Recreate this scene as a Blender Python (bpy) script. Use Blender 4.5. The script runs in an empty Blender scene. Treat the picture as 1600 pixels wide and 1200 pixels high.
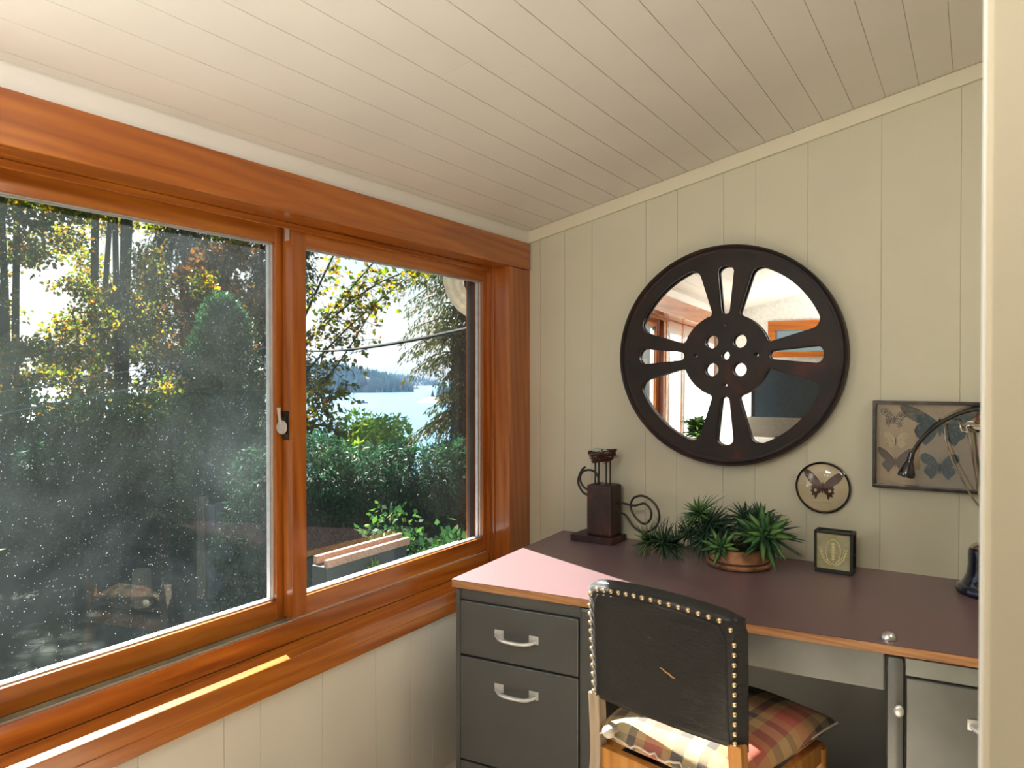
import bpy, bmesh, math, random
import numpy as np
from mathutils import Vector, Matrix, noise
random.seed(7); rng = np.random.default_rng(7)
S = bpy.context.scene; COL = S.collection
R = math.radians

# ------------------------------------------------------------------ camera, world, sun, lights, exposure
cam_d = bpy.data.cameras.new('camera'); cam = bpy.data.objects.new('camera', cam_d); COL.objects.link(cam)
cam.location = (1.5386, -2.6, 1.3608)
cam.rotation_euler = (R(90 - 0.6), 0, R(32.0))
cam_d.sensor_width = 36; cam_d.lens = 36 * 1159 / 1600
cam_d.clip_start = 0.02; cam_d.clip_end = 6000
cam_d.dof.use_dof = True; cam_d.dof.focus_distance = 2.6; cam_d.dof.aperture_fstop = 8.0
S.camera = cam

S.view_settings.view_transform = 'Standard'; S.view_settings.look = 'None'
S.view_settings.gamma = 1.0; S.view_settings.use_curve_mapping = False
S.view_settings.exposure = 0.0
S.cycles.use_denoising = True
S.cycles.max_bounces = 10; S.cycles.diffuse_bounces = 4; S.cycles.glossy_bounces = 5
S.cycles.transparent_max_bounces = 24; S.cycles.transmission_bounces = 6; S.cycles.volume_bounces = 0
S.cycles.sample_clamp_indirect = 6.0
S.cycles.caustics_reflective = False; S.cycles.caustics_refractive = False

SUN_EL, SUN_AZ = 40.0, (-0.920, 0.391)       # horizontal direction towards the sun
W = bpy.data.worlds.new('sky'); S.world = W; W.use_nodes = True
wn = W.node_tree; wn.nodes.clear()
sky = wn.nodes.new('ShaderNodeTexSky'); sky.sky_type = 'NISHITA'; sky.sun_disc = False
sky.sun_elevation = R(SUN_EL); sky.sun_rotation = math.atan2(SUN_AZ[0], SUN_AZ[1])
sky.air_density = 1.0; sky.dust_density = 2.2; sky.ozone_density = 1.5
bg = wn.nodes.new('ShaderNodeBackground'); bg.inputs['Strength'].default_value = 0.115
wo = wn.nodes.new('ShaderNodeOutputWorld')
wn.links.new(sky.outputs[0], bg.inputs[0]); wn.links.new(bg.outputs[0], wo.inputs[0])

sun_d = bpy.data.lights.new('sun', 'SUN'); sun = bpy.data.objects.new('sun', sun_d); COL.objects.link(sun)
sun_d.energy = 34.0; sun_d.angle = R(0.6); sun_d.color = (1.0, 0.95, 0.88)
ce = math.cos(R(SUN_EL))
sun_dir = Vector((SUN_AZ[0] * ce, SUN_AZ[1] * ce, math.sin(R(SUN_EL))))
sun.rotation_euler = sun_dir.to_track_quat('Z', 'Y').to_euler()

FILL = []
def area(name, loc, target, size, sizey, power, color):
    d = bpy.data.lights.new(name, 'AREA'); d.shape = 'RECTANGLE'; d.size = size; d.size_y = sizey
    d.energy = power; d.color = color
    o = bpy.data.objects.new(name, d); COL.objects.link(o); o.location = loc
    o.rotation_euler = (Vector(loc) - Vector(target)).to_track_quat('Z', 'Y').to_euler()
    return o
# fill lights added out of view to brighten the room; fixtures added below
area('ceiling_fill_light', (1.10, -2.95, 2.05), (0.8, -0.6, 1.2), 0.4, 0.3, 9, (1.0, 0.97, 0.92))
area('upward_fill_light', (0.95, -2.75, 1.50), (0.85, -1.9, 3.0), 0.30, 0.30, 14, (1.0, 0.96, 0.90))
area('side_fill_light', (2.6, -1.0, 2.30), (2.3, -1.0, 0), 0.5, 0.5, 10, (1.0, 0.93, 0.80))

# ------------------------------------------------------------------ materials
def lin(c):
    if isinstance(c, str):
        c = [int(c[i:i + 2], 16) / 255 for i in (0, 2, 4)]
        return tuple((x / 12.92 if x <= .04045 else ((x + .055) / 1.055) ** 2.4) for x in c) + (1,)
    return tuple(c) + (1,) if len(c) == 3 else tuple(c)
def new_mat(name):
    m = bpy.data.materials.new(name); m.use_nodes = True; nt = m.node_tree
    b = nt.nodes['Principled BSDF']; return m, nt, b
def link(nt, a, b): nt.links.new(a, b)
def coords(nt, scale=(1, 1, 1), kind='Object'):
    t = nt.nodes.new('ShaderNodeTexCoord'); mp = nt.nodes.new('ShaderNodeMapping')
    mp.inputs['Scale'].default_value = scale; link(nt, t.outputs[kind], mp.inputs[0]); return mp.outputs[0]
def noise_n(nt, vec, scale, detail=3, rough=.5, dist=0):
    n = nt.nodes.new('ShaderNodeTexNoise'); n.inputs['Scale'].default_value = scale
    n.inputs['Detail'].default_value = detail; n.inputs['Roughness'].default_value = rough
    n.inputs['Distortion'].default_value = dist
    if vec is not None: link(nt, vec, n.inputs['Vector'])
    return n.outputs['Fac']
def ramp(nt, fac, stops):
    r = nt.nodes.new('ShaderNodeValToRGB'); link(nt, fac, r.inputs[0]); e = r.color_ramp.elements
    while len(e) < len(stops): e.new(0.5)
    for el, (p, c) in zip(e, stops): el.position = p; el.color = lin(c)
    return r.outputs[0]
def bump(nt, b, fac, strength=.2, dist=.002):
    n = nt.nodes.new('ShaderNodeBump'); n.inputs['Strength'].default_value = strength
    n.inputs['Distance'].default_value = dist; link(nt, fac, n.inputs['Height']); link(nt, n.outputs[0], b.inputs['Normal'])
def paint(name, col, rough=.5, var=.04, scale=6, bstr=.06, metal=0, spec=.5, coat=0):
    m, nt, b = new_mat(name); c = lin(col)
    v = coords(nt); f = noise_n(nt, v, scale, 5)
    lo = tuple(max(0, x * (1 - var)) for x in c[:3]); hi = tuple(min(1, x * (1 + var)) for x in c[:3])
    link(nt, ramp(nt, f, [(.3, lo), (.7, hi)]), b.inputs['Base Color'])
    b.inputs['Roughness'].default_value = rough; b.inputs['Metallic'].default_value = metal
    b.inputs['Specular IOR Level'].default_value = spec
    b.inputs['Coat Weight'].default_value = coat
    if bstr: bump(nt, b, noise_n(nt, v, 180, 2), bstr, .001)
    return m
def wood(name, dark, mid, light, axis='Y', rough=.3, coat=.3, fine=1.0, knots=False):
    m, nt, b = new_mat(name)
    s = {'X': (1, 14, 14), 'Y': (14, 1, 14), 'Z': (14, 14, 1)}[axis]
    v = coords(nt, s)
    f = noise_n(nt, v, 1.6 * fine, 6, .6, .6)
    w = nt.nodes.new('ShaderNodeTexWave'); w.wave_type = 'BANDS'; w.bands_direction = 'DIAGONAL'
    w.inputs['Scale'].default_value = 1.2 * fine; w.inputs['Distortion'].default_value = 5; w.inputs['Detail'].default_value = 3
    link(nt, v, w.inputs['Vector'])
    mx = nt.nodes.new('ShaderNodeMath'); mx.operation = 'MULTIPLY_ADD'; mx.inputs[1].default_value = .16
    link(nt, w.outputs['Fac'], mx.inputs[0]); link(nt, f, mx.inputs[2])
    colr = ramp(nt, mx.outputs[0], [(.28, dark), (.56, mid), (.86, light)])
    if knots:
        vv = coords(nt, {'X': (2.2, 9, 9), 'Y': (9, 2.2, 9), 'Z': (9, 9, 2.2)}[axis])
        vo = nt.nodes.new('ShaderNodeTexVoronoi'); vo.inputs['Scale'].default_value = .62; link(nt, vv, vo.inputs['Vector'])
        k = ramp(nt, vo.outputs['Distance'], [(.0, (1, 1, 1)), (.085, (.75, .75, .75)), (.11, (.12, .12, .12)), (.2, (.25, .25, .25)), (.26, (0, 0, 0))])
        mm = nt.nodes.new('ShaderNodeMixRGB'); link(nt, k, mm.inputs[0]); link(nt, colr, mm.inputs[1]); mm.inputs[2].default_value = lin((.09, .025, .008))
        colr = mm.outputs[0]
    link(nt, colr, b.inputs['Base Color']); b.inputs['Roughness'].default_value = rough
    b.inputs['Coat Weight'].default_value = coat; b.inputs['Coat Roughness'].default_value = .12
    bump(nt, b, f, .08, .001); return m
def plain(name, col, rough=.5, metal=0, spec=.5, coat=0):
    m, nt, b = new_mat(name); v = coords(nt); f = noise_n(nt, v, 40, 3); c = lin(col)[:3]
    link(nt, ramp(nt, f, [(.3, tuple(x * .88 for x in c)), (.7, tuple(min(1, x * 1.1) for x in c))]), b.inputs['Base Color'])
    b.inputs['Roughness'].default_value = rough; b.inputs['Metallic'].default_value = metal
    b.inputs['Specular IOR Level'].default_value = spec; b.inputs['Coat Weight'].default_value = coat
    return m
def leafmat(name, stops, trans=.45, rough=.5):
    m = bpy.data.materials.new(name); m.use_nodes = True; nt = m.node_tree
    b = nt.nodes['Principled BSDF']; g = nt.nodes.new('ShaderNodeNewGeometry')
    c = ramp(nt, g.outputs['Random Per Island'], stops); link(nt, c, b.inputs['Base Color'])
    b.inputs['Roughness'].default_value = rough; b.inputs['Specular IOR Level'].default_value = .3 if rough < .5 else .12
    t = nt.nodes.new('ShaderNodeBsdfTranslucent'); mx = nt.nodes.new('ShaderNodeMixShader')
    hs = nt.nodes.new('ShaderNodeHueSaturation'); hs.inputs['Value'].default_value = 1.5; hs.inputs['Saturation'].default_value = 1.1
    link(nt, c, hs.inputs['Color']); link(nt, hs.outputs[0], t.inputs[0]); mx.inputs[0].default_value = trans
    link(nt, b.outputs[0], mx.inputs[1]); link(nt, t.outputs[0], mx.inputs[2])
    link(nt, mx.outputs[0], nt.nodes['Material Output'].inputs[0]); return m
def glass(name, dust=.05, specks=.1, tint=(.96, .98, .97), scale=160, gl=1.0):
    m = bpy.data.materials.new(name); m.use_nodes = True; nt = m.node_tree; nt.nodes.clear()
    out = nt.nodes.new('ShaderNodeOutputMaterial')
    tr = nt.nodes.new('ShaderNodeBsdfTransparent'); tr.inputs[0].default_value = tint + (1,)
    gs = nt.nodes.new('ShaderNodeBsdfGlossy'); gs.inputs['Roughness'].default_value = .0
    fr = nt.nodes.new('ShaderNodeFresnel'); ge = nt.nodes.new('ShaderNodeNewGeometry')
    io = nt.nodes.new('ShaderNodeMath'); io.operation = 'MULTIPLY_ADD'; io.inputs[1].default_value = 1 / 1.45 - 1.45; io.inputs[2].default_value = 1.45
    link(nt, ge.outputs['Backfacing'], io.inputs[0]); link(nt, io.outputs[0], fr.inputs[0])   # same reflectance on both faces of the pane
    mu = nt.nodes.new('ShaderNodeMath'); mu.operation = 'MULTIPLY'; mu.inputs[1].default_value = gl
    link(nt, fr.outputs[0], mu.inputs[0])
    m1 = nt.nodes.new('ShaderNodeMixShader'); link(nt, mu.outputs[0], m1.inputs[0]); link(nt, tr.outputs[0], m1.inputs[1]); link(nt, gs.outputs[0], m1.inputs[2])
    last = m1.outputs[0]
    if dust or specks:
        d = nt.nodes.new('ShaderNodeBsdfTranslucent'); d.inputs[0].default_value = (.70, .86, .90, 1)
        v = coords(nt); n1 = noise_n(nt, v, 3.2, 6, .65, .4)
        veil = ramp(nt, n1, [(.38, (dust * .25,) * 3), (.75, (dust,) * 3)])
        vo = nt.nodes.new('ShaderNodeTexVoronoi'); vo.inputs['Scale'].default_value = scale
        v2 = coords(nt, (1, 1, .75)); link(nt, v2, vo.inputs['Vector'])
        sp = ramp(nt, vo.outputs['Distance'], [(.06, (1, 1, 1)), (.20, (0, 0, 0))])
        sc_ = nt.nodes.new('ShaderNodeSeparateColor'); link(nt, vo.outputs['Color'], sc_.inputs[0])
        gate = ramp(nt, sc_.outputs[0], [(.86, (0, 0, 0)), (.88, (specks * .2,) * 3), (.97, (specks * .45,) * 3), (1, (specks,) * 3)])
        mm = nt.nodes.new('ShaderNodeMath'); mm.operation = 'MULTIPLY_ADD'
        link(nt, sp, mm.inputs[0]); link(nt, gate, mm.inputs[1]); link(nt, veil, mm.inputs[2])
        m2 = nt.nodes.new('ShaderNodeMixShader'); link(nt, mm.outputs[0], m2.inputs[0]); link(nt, last, m2.inputs[1]); link(nt, d.outputs[0], m2.inputs[2])
        last = m2.outputs[0]
    link(nt, last, out.inputs[0]); return m

M = {}
M['wall'] = paint('cream_paint', (.625, .60, .45), .55, .03, 4, .05)
M['wall_low'] = paint('white_paint_low', (.74, .69, .60), .5, .03, 4, .05)
M['trim'] = paint('cream_trim_paint', (.72, .68, .51), .45, .03, 5, .05)
M['ceil'] = paint('white_board_paint', (.76, .725, .67), .42, .035, 3, .05)
M['partition'] = paint('tan_paint', (.42, .36, .25), .6, .03, 4, .04)
M['corner'] = paint('painted_edge_light', (.66, .66, .62), .5, .03, 4, .04)  # window light on the partition's end, put in as a paler colour
M['fir'] = wood('varnished_fir', (.24, .056, .008), (.38, .105, .013), (.50, .16, .020), 'Y', .24, .5, 1.0, True)
M['fir_h'] = wood('varnished_fir_clear', (.28, .072, .009), (.44, .13, .015), (.56, .20, .026), 'Y', .24, .5, 1.0)
M['fir_v'] = wood('varnished_fir_upright', (.24, .056, .008), (.38, .105, .013), (.49, .155, .020), 'Z', .26, .5)
M['fir_x'] = wood('varnished_fir_level', (.24, .056, .008), (.38, .105, .013), (.50, .16, .020), 'X', .26, .5)
M['white_alu'] = plain('white_exterior_frame', (.78, .80, .82), .4)
M['bead'] = plain('glazing_bead', (.55, .50, .46), .4)
M['track'] = plain('khaki_track', (.33, .28, .18), .5)
M['flash'] = plain('dark_flashing', (.03, .032, .035), .5)
M['glass_dirty'] = glass('dusty_glass', .013, .35, scale=190)
M['glass_clean'] = glass('window_glass', .003, .04, scale=150)
M['glass_case'] = glass('case_glass', 0, 0, (1, 1, 1), gl=3.5)
M['glass_thin'] = glass('display_glass', 0, 0, (1, 1, 1), gl=2.0)
M['floor'] = wood('floor_boards', (.12, .06, .03), (.22, .12, .06), (.3, .18, .1), 'Y', .4, .2)
M['floor_pale'] = wood('pale_floor_boards', (.42, .34, .26), (.55, .46, .36), (.62, .53, .42), 'Y', .45, .1)
M['burg'] = paint('burgundy_laminate', (.085, .012, .020), .52, .12, 3, .06, spec=.6, coat=.55)
_b = M['burg'].node_tree.nodes['Principled BSDF']; _b.inputs['Coat Roughness'].default_value = .26; _b.inputs['Sheen Weight'].default_value = .16; _b.inputs['Sheen Roughness'].default_value = .5
M['ply'] = wood('particle_edge', (.24, .10, .035), (.42, .20, .08), (.55, .30, .14), 'X', .5, .1, 3)
M['steel'] = paint('grey_desk_steel', (.092, .097, .096), .38, .12, 2.5, .04, metal=.25, spec=.6)
M['steel2'] = paint('worn_desk_steel', (.17, .18, .18), .34, .25, 4, .06, metal=.6, spec=.6)
M['pale_steel'] = paint('pale_grey_steel', (.25, .27, .25), .42, .2, 8, .06, metal=.3)
M['dark_gap'] = plain('dark_gap_shade_and_feet', (.012, .012, .012), .6)  # near-black: painted shade of the drawer gaps, also the desk feet
M['chrome'] = plain('brushed_aluminium', (.80, .81, .83), .28, 1)
M['satin'] = plain('satin_pull_metal', (.75, .76, .76), .38, .7)
M['old_wood'] = wood('weathered_grey_wood', (.25, .18, .12), (.42, .33, .24), (.55, .45, .35), 'Z', .6, 0)
M['orange_wood'] = wood('orange_chair_wood', (.30, .10, .02), (.50, .22, .05), (.62, .32, .1), 'Z', .4, .2)
M['brass'] = plain('aged_brass_nail', (.55, .42, .26), .32, 1)
M['silver_gold'] = plain('tarnished_silver_cup', (.66, .60, .50), .18, 1)
M['rod'] = plain('black_iron_rod', (.016, .013, .011), .42)
M['blackgloss'] = plain('gloss_black_plastic', (.008, .009, .012), .12, 0, .6, .6)
M['bluegloss'] = plain('gloss_dark_blue', (.006, .012, .035), .14, 0, .6, .8)
M['fabric_knob'] = plain('pale_knob', (.62, .56, .48), .5)
M['frame_metal'] = paint('antique_pewter', (.07, .062, .055), .3, .4, 30, .2, metal=.8)
M['lantern_metal'] = plain('dark_zinc', (.035, .037, .034), .45, .5)
M['paper'] = paint('aged_tan_paper', (.52, .40, .26), .8, .1, 14, .1)
M['paper2'] = paint('pale_tan_paper', (.68, .57, .35), .7, .06, 14, .05)
M['pot'] = paint('bark_pot', (.32, .15, .07), .6, .75, 26, .3)
M['soil'] = plain('dark_soil', (.02, .014, .01), .9)
M['nest'] = plain('brown_twigs', (.085, .03, .016), .7)
M['egg'] = plain('pale_blue_egg', (.42, .50, .47), .4)
M['cable'] = plain('black_cable', (.010, .018, .020), .9, spec=.1)
M['line'] = plain('grey_wire', (.30, .34, .40), .5)
M['spout'] = plain('beige_downspout', (.58, .54, .44), .4)
M['boards'] = wood('tan_planter_rail', (.34, .18, .12), (.48, .28, .19), (.56, .36, .27), 'Y', .7, 0)
M['planter'] = plain('grey_planter_side', (.045, .055, .055), .7)
M['fence'] = wood('grey_fence', (.09, .12, .14), (.15, .19, .21), (.2, .25, .27), 'Z', .8, 0)
M['bark'] = wood('dark_bark', (.012, .012, .010), (.028, .026, .02), (.05, .045, .035), 'Z', .9, 0)
M['stump'] = wood('stump_wood', (.10, .10, .06), (.19, .18, .12), (.25, .23, .16), 'Z', .9, 0)
M['etch'] = plain('gold_etching', (.90, .84, .50), .4)
M['mirror'] = None
m, nt, b = new_mat('mirror_glass'); b.inputs['Base Color'].default_value = (.93, .94, .93, 1); b.inputs['Metallic'].default_value = 1; b.inputs['Roughness'].default_value = 0.0
M['mirror'] = m
# reel rim: dark brown with red rubbed patches
m, nt, b = new_mat('rubbed_dark_brown_metal'); v = coords(nt)
f = noise_n(nt, v, 5.5, 5, .7); link(nt, ramp(nt, f, [(.42, (.010, .006, .005)), (.58, (.022, .009, .006)), (.72, (.085, .014, .009))]), b.inputs['Base Color'])
b.inputs['Roughness'].default_value = .5; b.inputs['Specular IOR Level'].default_value = .3; bump(nt, b, noise_n(nt, v, 60, 4), .1, .001); M['reel'] = m
m, nt, b = new_mat('rusty_brown_block'); v = coords(nt, (1, 1, .5))
f = noise_n(nt, v, 22, 6, .7); link(nt, ramp(nt, f, [(.35, (.012, .008, .008)), (.55, (.045, .018, .014)), (.72, (.13, .035, .022))]), b.inputs['Base Color'])
b.inputs['Roughness'].default_value = .5; bump(nt, b, f, .3, .002); M['block'] = m
# cracked black leather
m, nt, b = new_mat('cracked_black_leather'); v = coords(nt, (1, 1, 1.6))
f = noise_n(nt, v, 9, 8, .75, 1.2); f2 = noise_n(nt, coords(nt, (1, 1, 3.2)), 24, 8, .78, 2.2)
f3 = noise_n(nt, coords(nt, (1, 1, 2.2)), 16, 8, .8, 2)
base = ramp(nt, f3, [(.56, (.013, .013, .013)), (.66, (.030, .027, .023)), (.70, (.13, .10, .08))])
link(nt, base, b.inputs['Base Color'])
link(nt, ramp(nt, f, [(.3, (.26,) * 3), (.7, (.46,) * 3)]), b.inputs['Roughness']); b.inputs['Specular IOR Level'].default_value = .45
b.inputs['Coat Weight'].default_value = .25; b.inputs['Coat Roughness'].default_value = .2; bump(nt, b, f2, .9, .008); M['leather'] = m
# plaid
m, nt, b = new_mat('plaid_cloth'); t = nt.nodes.new('ShaderNodeTexCoord'); sp = nt.nodes.new('ShaderNodeSeparateXYZ'); link(nt, t.outputs['Object'], sp.inputs[0])
def stripes(sock, period, off):
    a = nt.nodes.new('ShaderNodeMath'); a.operation = 'MULTIPLY_ADD'; a.inputs[1].default_value = 1 / period; a.inputs[2].default_value = off; link(nt, sock, a.inputs[0])
    fr = nt.nodes.new('ShaderNodeMath'); fr.operation = 'FRACT'; link(nt, a.outputs[0], fr.inputs[0])
    r = nt.nodes.new('ShaderNodeValToRGB'); r.color_ramp.interpolation = 'CONSTANT'; link(nt, fr.outputs[0], r.inputs[0])
    st = [(0, (.50, .13, .09)), (.26, (.50, .30, .13)), (.38, (.12, .10, .09)), (.55, (.52, .40, .22)), (.74, (.12, .10, .09)), (.86, (.52, .30, .14))]
    e = r.color_ramp.elements
    while len(e) < len(st): e.new(.5)
    for el, (p_, c_) in zip(e, st): el.position = p_; el.color = lin(c_)
    return r.outputs[0]
sx = stripes(sp.outputs[0], .19, .25); sy = stripes(sp.outputs[1], .19, .6)
mx = nt.nodes.new('ShaderNodeMixRGB'); mx.inputs[0].default_value = .38; link(nt, sx, mx.inputs[1]); link(nt, sy, mx.inputs[2])
link(nt, mx.outputs[0], b.inputs['Base Color']); b.inputs['Roughness'].default_value = .9; bump(nt, b, noise_n(nt, t.outputs['Object'], 300, 2), .4, .001); M['plaid'] = m
M['piping'] = plain('pale_piping', (.70, .60, .50), .8)
# etched lantern glass
m = bpy.data.materials.new('frosted_gold_glass'); m.use_nodes = True; nt = m.node_tree; b = nt.nodes['Principled BSDF']
v = coords(nt); link(nt, ramp(nt, noise_n(nt, v, 24, 4), [(.3, (.36, .34, .15)), (.7, (.52, .50, .34))]), b.inputs['Base Color'])
b.inputs['Roughness'].default_value = .35; b.inputs['Metallic'].default_value = .25; M['lantern_glass'] = m
# foliage
M['leaf_dark'] = leafmat('hedge_leaves', [(0, (.014, .050, .026)), (.6, (.030, .095, .045)), (1, (.06, .15, .07))], .25)
M['leaf_ever'] = leafmat('evergreen_leaves', [(0, (.02, .06, .03)), (.6, (.045, .12, .05)), (1, (.08, .18, .06))], .3)
M['leaf_laurel'] = leafmat('laurel_leaves', [(0, (.04, .12, .035)), (.6, (.09, .20, .05)), (1, (.22, .32, .07))], .45)
M['leaf_maple'] = leafmat('autumn_maple_leaves', [(0, (.035, .07, .015)), (.35, (.09, .14, .02)), (.62, (.20, .20, .02)), (.85, (.34, .22, .02)), (1, (.38, .13, .02))], .5)
M['leaf_orange'] = leafmat('orange_autumn_leaves', [(0, (.08, .05, .015)), (.5, (.16, .07, .02)), (1, (.3, .14, .03))], .4)
M['leaf_cedar'] = leafmat('cedar_sprays', [(0, (.022, .038, .016)), (.6, (.05, .07, .022)), (.9, (.09, .10, .03)), (1, (.28, .13, .05))], .3)
M['leaf_bush'] = leafmat('bush_leaves_painted_sun', [(0, (.12, .24, .03)), (.6, (.24, .40, .06)), (1, (.42, .55, .12))], .5)  # leaf colour raised to stand in for sunlight on the bush
M['leaf_shrub'] = leafmat('shrub_leaves', [(0, (.02, .07, .03)), (.7, (.05, .12, .035)), (.93, (.10, .20, .04)), (1, (.30, .30, .05))], .25)
M['leaf_dim'] = leafmat('dark_conifer_leaves', [(0, (.008, .018, .012)), (.7, (.022, .04, .02)), (1, (.06, .045, .02))], .2)  # very dark green to brown, varied per leaf
M['succ_dark'] = leafmat('dark_succulent', [(0, (.014, .045, .030)), (.6, (.032, .09, .048)), (1, (.09, .17, .09))], .1, .35)
M['succ_mid'] = leafmat('green_succulent', [(0, (.04, .12, .05)), (.6, (.08, .22, .06)), (1, (.20, .36, .10))], .15, .35)
M['grass'] = paint('lawn', (.012, .028, .016), .9, .3, 4, .4)
M['rock'] = paint('shore_rock', (.16, .14, .11), .9, .3, .1, 0)
M['far_conifer'] = paint('far_conifer_green', (.020, .040, .038), 1, .4, .05, 0, spec=0)
M['far_trees'] = leafmat('conifer_forest', [(0, (.018, .034, .024)), (1, (.04, .06, .04))], .1)
m, nt, b = new_mat('sea_water'); b.inputs['Base Color'].default_value = (.07, .19, .30, 1); b.inputs['Roughness'].default_value = .3; b.inputs['Specular IOR Level'].default_value = .22
v = coords(nt, (1, .35, 1)); bump(nt, b, noise_n(nt, v, .15, 6, .7), .6, 1.2); M['sea'] = m
M['leather_sofa'] = plain('grey_brown_upholstery', (.12, .10, .08), .8)
m = leafmat('added_white_sheet', [(0, (.85, .85, .83)), (1, (.85, .85, .83))], .75); M['added_blind'] = m  # white sheet added behind panes to make them look bright
M['screen'] = plain('dark_screen', (.02, .028, .035), .12, 0, .6)
M['white_furn'] = plain('white_furniture', (.75, .74, .72), .4)
m, nt, b = new_mat('fill_lamp_diffuser'); b.inputs['Emission Color'].default_value = (1, .97, .9, 1); b.inputs['Emission Strength'].default_value = 3; b.inputs['Base Color'].default_value = (.8, .8, .8, 1); M['lamp'] = m  # glow of the added ceiling fixtures

# ------------------------------------------------------------------ helpers
def put(name, me, mat=None, parent=None, smooth=False):
    o = bpy.data.objects.new(name, me); COL.objects.link(o)
    if mat is not None and not me.materials: me.materials.append(mat)
    if parent is not None: o.parent = parent
    if smooth: me.polygons.foreach_set('use_smooth', [True] * len(me.polygons))
    return o
def tag(o, label=None, cat=None, group=None, kind=None):
    if label: o['label'] = label
    if cat: o['category'] = cat
    if group: o['group'] = group
    if kind: o['kind'] = kind
    return o
def empty(name, loc=(0, 0, 0), rz=0):
    o = bpy.data.objects.new(name, None); COL.objects.link(o); o.location = loc; o.rotation_euler = (0, 0, rz)
    o.empty_display_size = .05; return o
class MB:
    def __init__(s): s.bm = bmesh.new()
    def box(s, x0, x1, y0, y1, z0, z1, mtx=None, bev=0.0):
        r = bmesh.ops.create_cube(s.bm, size=1)
        T = Matrix.Translation(((x0 + x1) / 2, (y0 + y1) / 2, (z0 + z1) / 2)) @ Matrix.Diagonal((abs(x1 - x0), abs(y1 - y0), abs(z1 - z0), 1))
        vs = r['verts']; bmesh.ops.transform(s.bm, matrix=T, verts=vs)
        if bev > 0:
            es = list({e for v in vs for e in v.link_edges})
            rr = bmesh.ops.bevel(s.bm, geom=es, offset=bev, segments=2, affect='EDGES', profile=.6)
            vs = list({v for f in rr['faces'] for v in f.verts} | {v for v in vs if v.is_valid})
        if mtx is not None: bmesh.ops.transform(s.bm, matrix=mtx, verts=[v for v in vs if v.is_valid])
        return s
    def lathe(s, prof, loc=(0, 0, 0), seg=40, mtx=None):
        rings = []; new = []
        for r_, z in prof:
            ring = [s.bm.verts.new((r_ * math.cos(2 * math.pi * i / seg), r_ * math.sin(2 * math.pi * i / seg), z)) for i in range(seg)]
            rings.append(ring); new += ring
        for a, b_ in zip(rings, rings[1:]):
            for i in range(seg):
                s.bm.faces.new((a[i], a[(i + 1) % seg], b_[(i + 1) % seg], b_[i]))
        if prof[0][0] > 1e-5: s.bm.faces.new(rings[0][::-1])
        if prof[-1][0] > 1e-5: s.bm.faces.new(rings[-1])
        T = Matrix.Translation(loc)
        if mtx is not None: T = T @ mtx
        bmesh.ops.transform(s.bm, matrix=T, verts=new); return s
    def tube(s, pts, rad, seg=8, closed=False):
        pts = [Vector(p) for p in pts]; n = len(pts)
        rads = rad if isinstance(rad, (list, tuple)) else [rad] * n
        up = Vector((0, 0, 1)); rings = []; prev = None
        for i, p in enumerate(pts):
            a = pts[(i - 1) % n] if closed or i > 0 else p; c = pts[(i + 1) % n] if closed or i < n - 1 else p
            t = (c - a).normalized()
            if prev is None:
                u = t.cross(up) if abs(t.dot(up)) < .95 else t.cross(Vector((1, 0, 0)))
            else: u = prev - t * prev.dot(t)
            u.normalize(); w = t.cross(u); prev = u
            rings.append([s.bm.verts.new(p + (u * math.cos(2 * math.pi * k / seg) + w * math.sin(2 * math.pi * k / seg)) * rads[i]) for k in range(seg)])
        m_ = n if closed else n - 1
        for i in range(m_):
            a, b_ = rings[i], rings[(i + 1) % n]
            for k in range(seg): s.bm.faces.new((a[k], a[(k + 1) % seg], b_[(k + 1) % seg], b_[k]))
        if not closed: s.bm.faces.new(rings[0][::-1]); s.bm.faces.new(rings[-1])
        return s
    def ball(s, c, r_, seg=16, sc=(1, 1, 1)):
        r = bmesh.ops.create_uvsphere(s.bm, u_segments=seg, v_segments=max(6, seg // 2), radius=1)
        bmesh.ops.transform(s.bm, matrix=Matrix.Translation(c) @ Matrix.Diagonal((r_ * sc[0], r_ * sc[1], r_ * sc[2], 1)), verts=r['verts']); return s
    def build(s, name, mat, parent=None, smooth=False, bevel=0):
        bmesh.ops.recalc_face_normals(s.bm, faces=s.bm.faces)
        me = bpy.data.meshes.new(name); s.bm.to_mesh(me); s.bm.free()
        o = put(name, me, mat, parent)
        if smooth:
            me.polygons.foreach_set('use_smooth', [True] * len(me.polygons))
            try: me.set_sharp_from_angle(angle=R(40))
            except Exception: pass
        if bevel:
            md = o.modifiers.new('bevel', 'BEVEL'); md.width = bevel; md.segments = 2; md.limit_method = 'ANGLE'
        return o
def curve_poly(name, loops, depth, mat, parent=None, bevel=0.0):
    """flat shape with holes (2D loops, first is the outline), extruded by +-depth, lying in XY"""
    cu = bpy.data.curves.new(name, 'CURVE'); cu.dimensions = '2D'; cu.fill_mode = 'BOTH'; cu.extrude = depth; cu.bevel_depth = bevel; cu.bevel_resolution = 2
    if bevel: cu.offset = -bevel
    for L in loops:
        sp_ = cu.splines.new('POLY'); sp_.points.add(len(L) - 1); sp_.use_cyclic_u = True
        for p_, q in zip(sp_.points, L): p_.co = (q[0], q[1], 0, 1)
    t_ = bpy.data.objects.new('t', cu); COL.objects.link(t_)
    dg = bpy.context.evaluated_depsgraph_get(); dg.update()
    me = bpy.data.meshes.new_from_object(t_.evaluated_get(dg)); me.name = name
    bpy.data.objects.remove(t_); bpy.data.curves.remove(cu)
    me.materials.clear()
    o = put(name, me, mat, parent); return o
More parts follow.
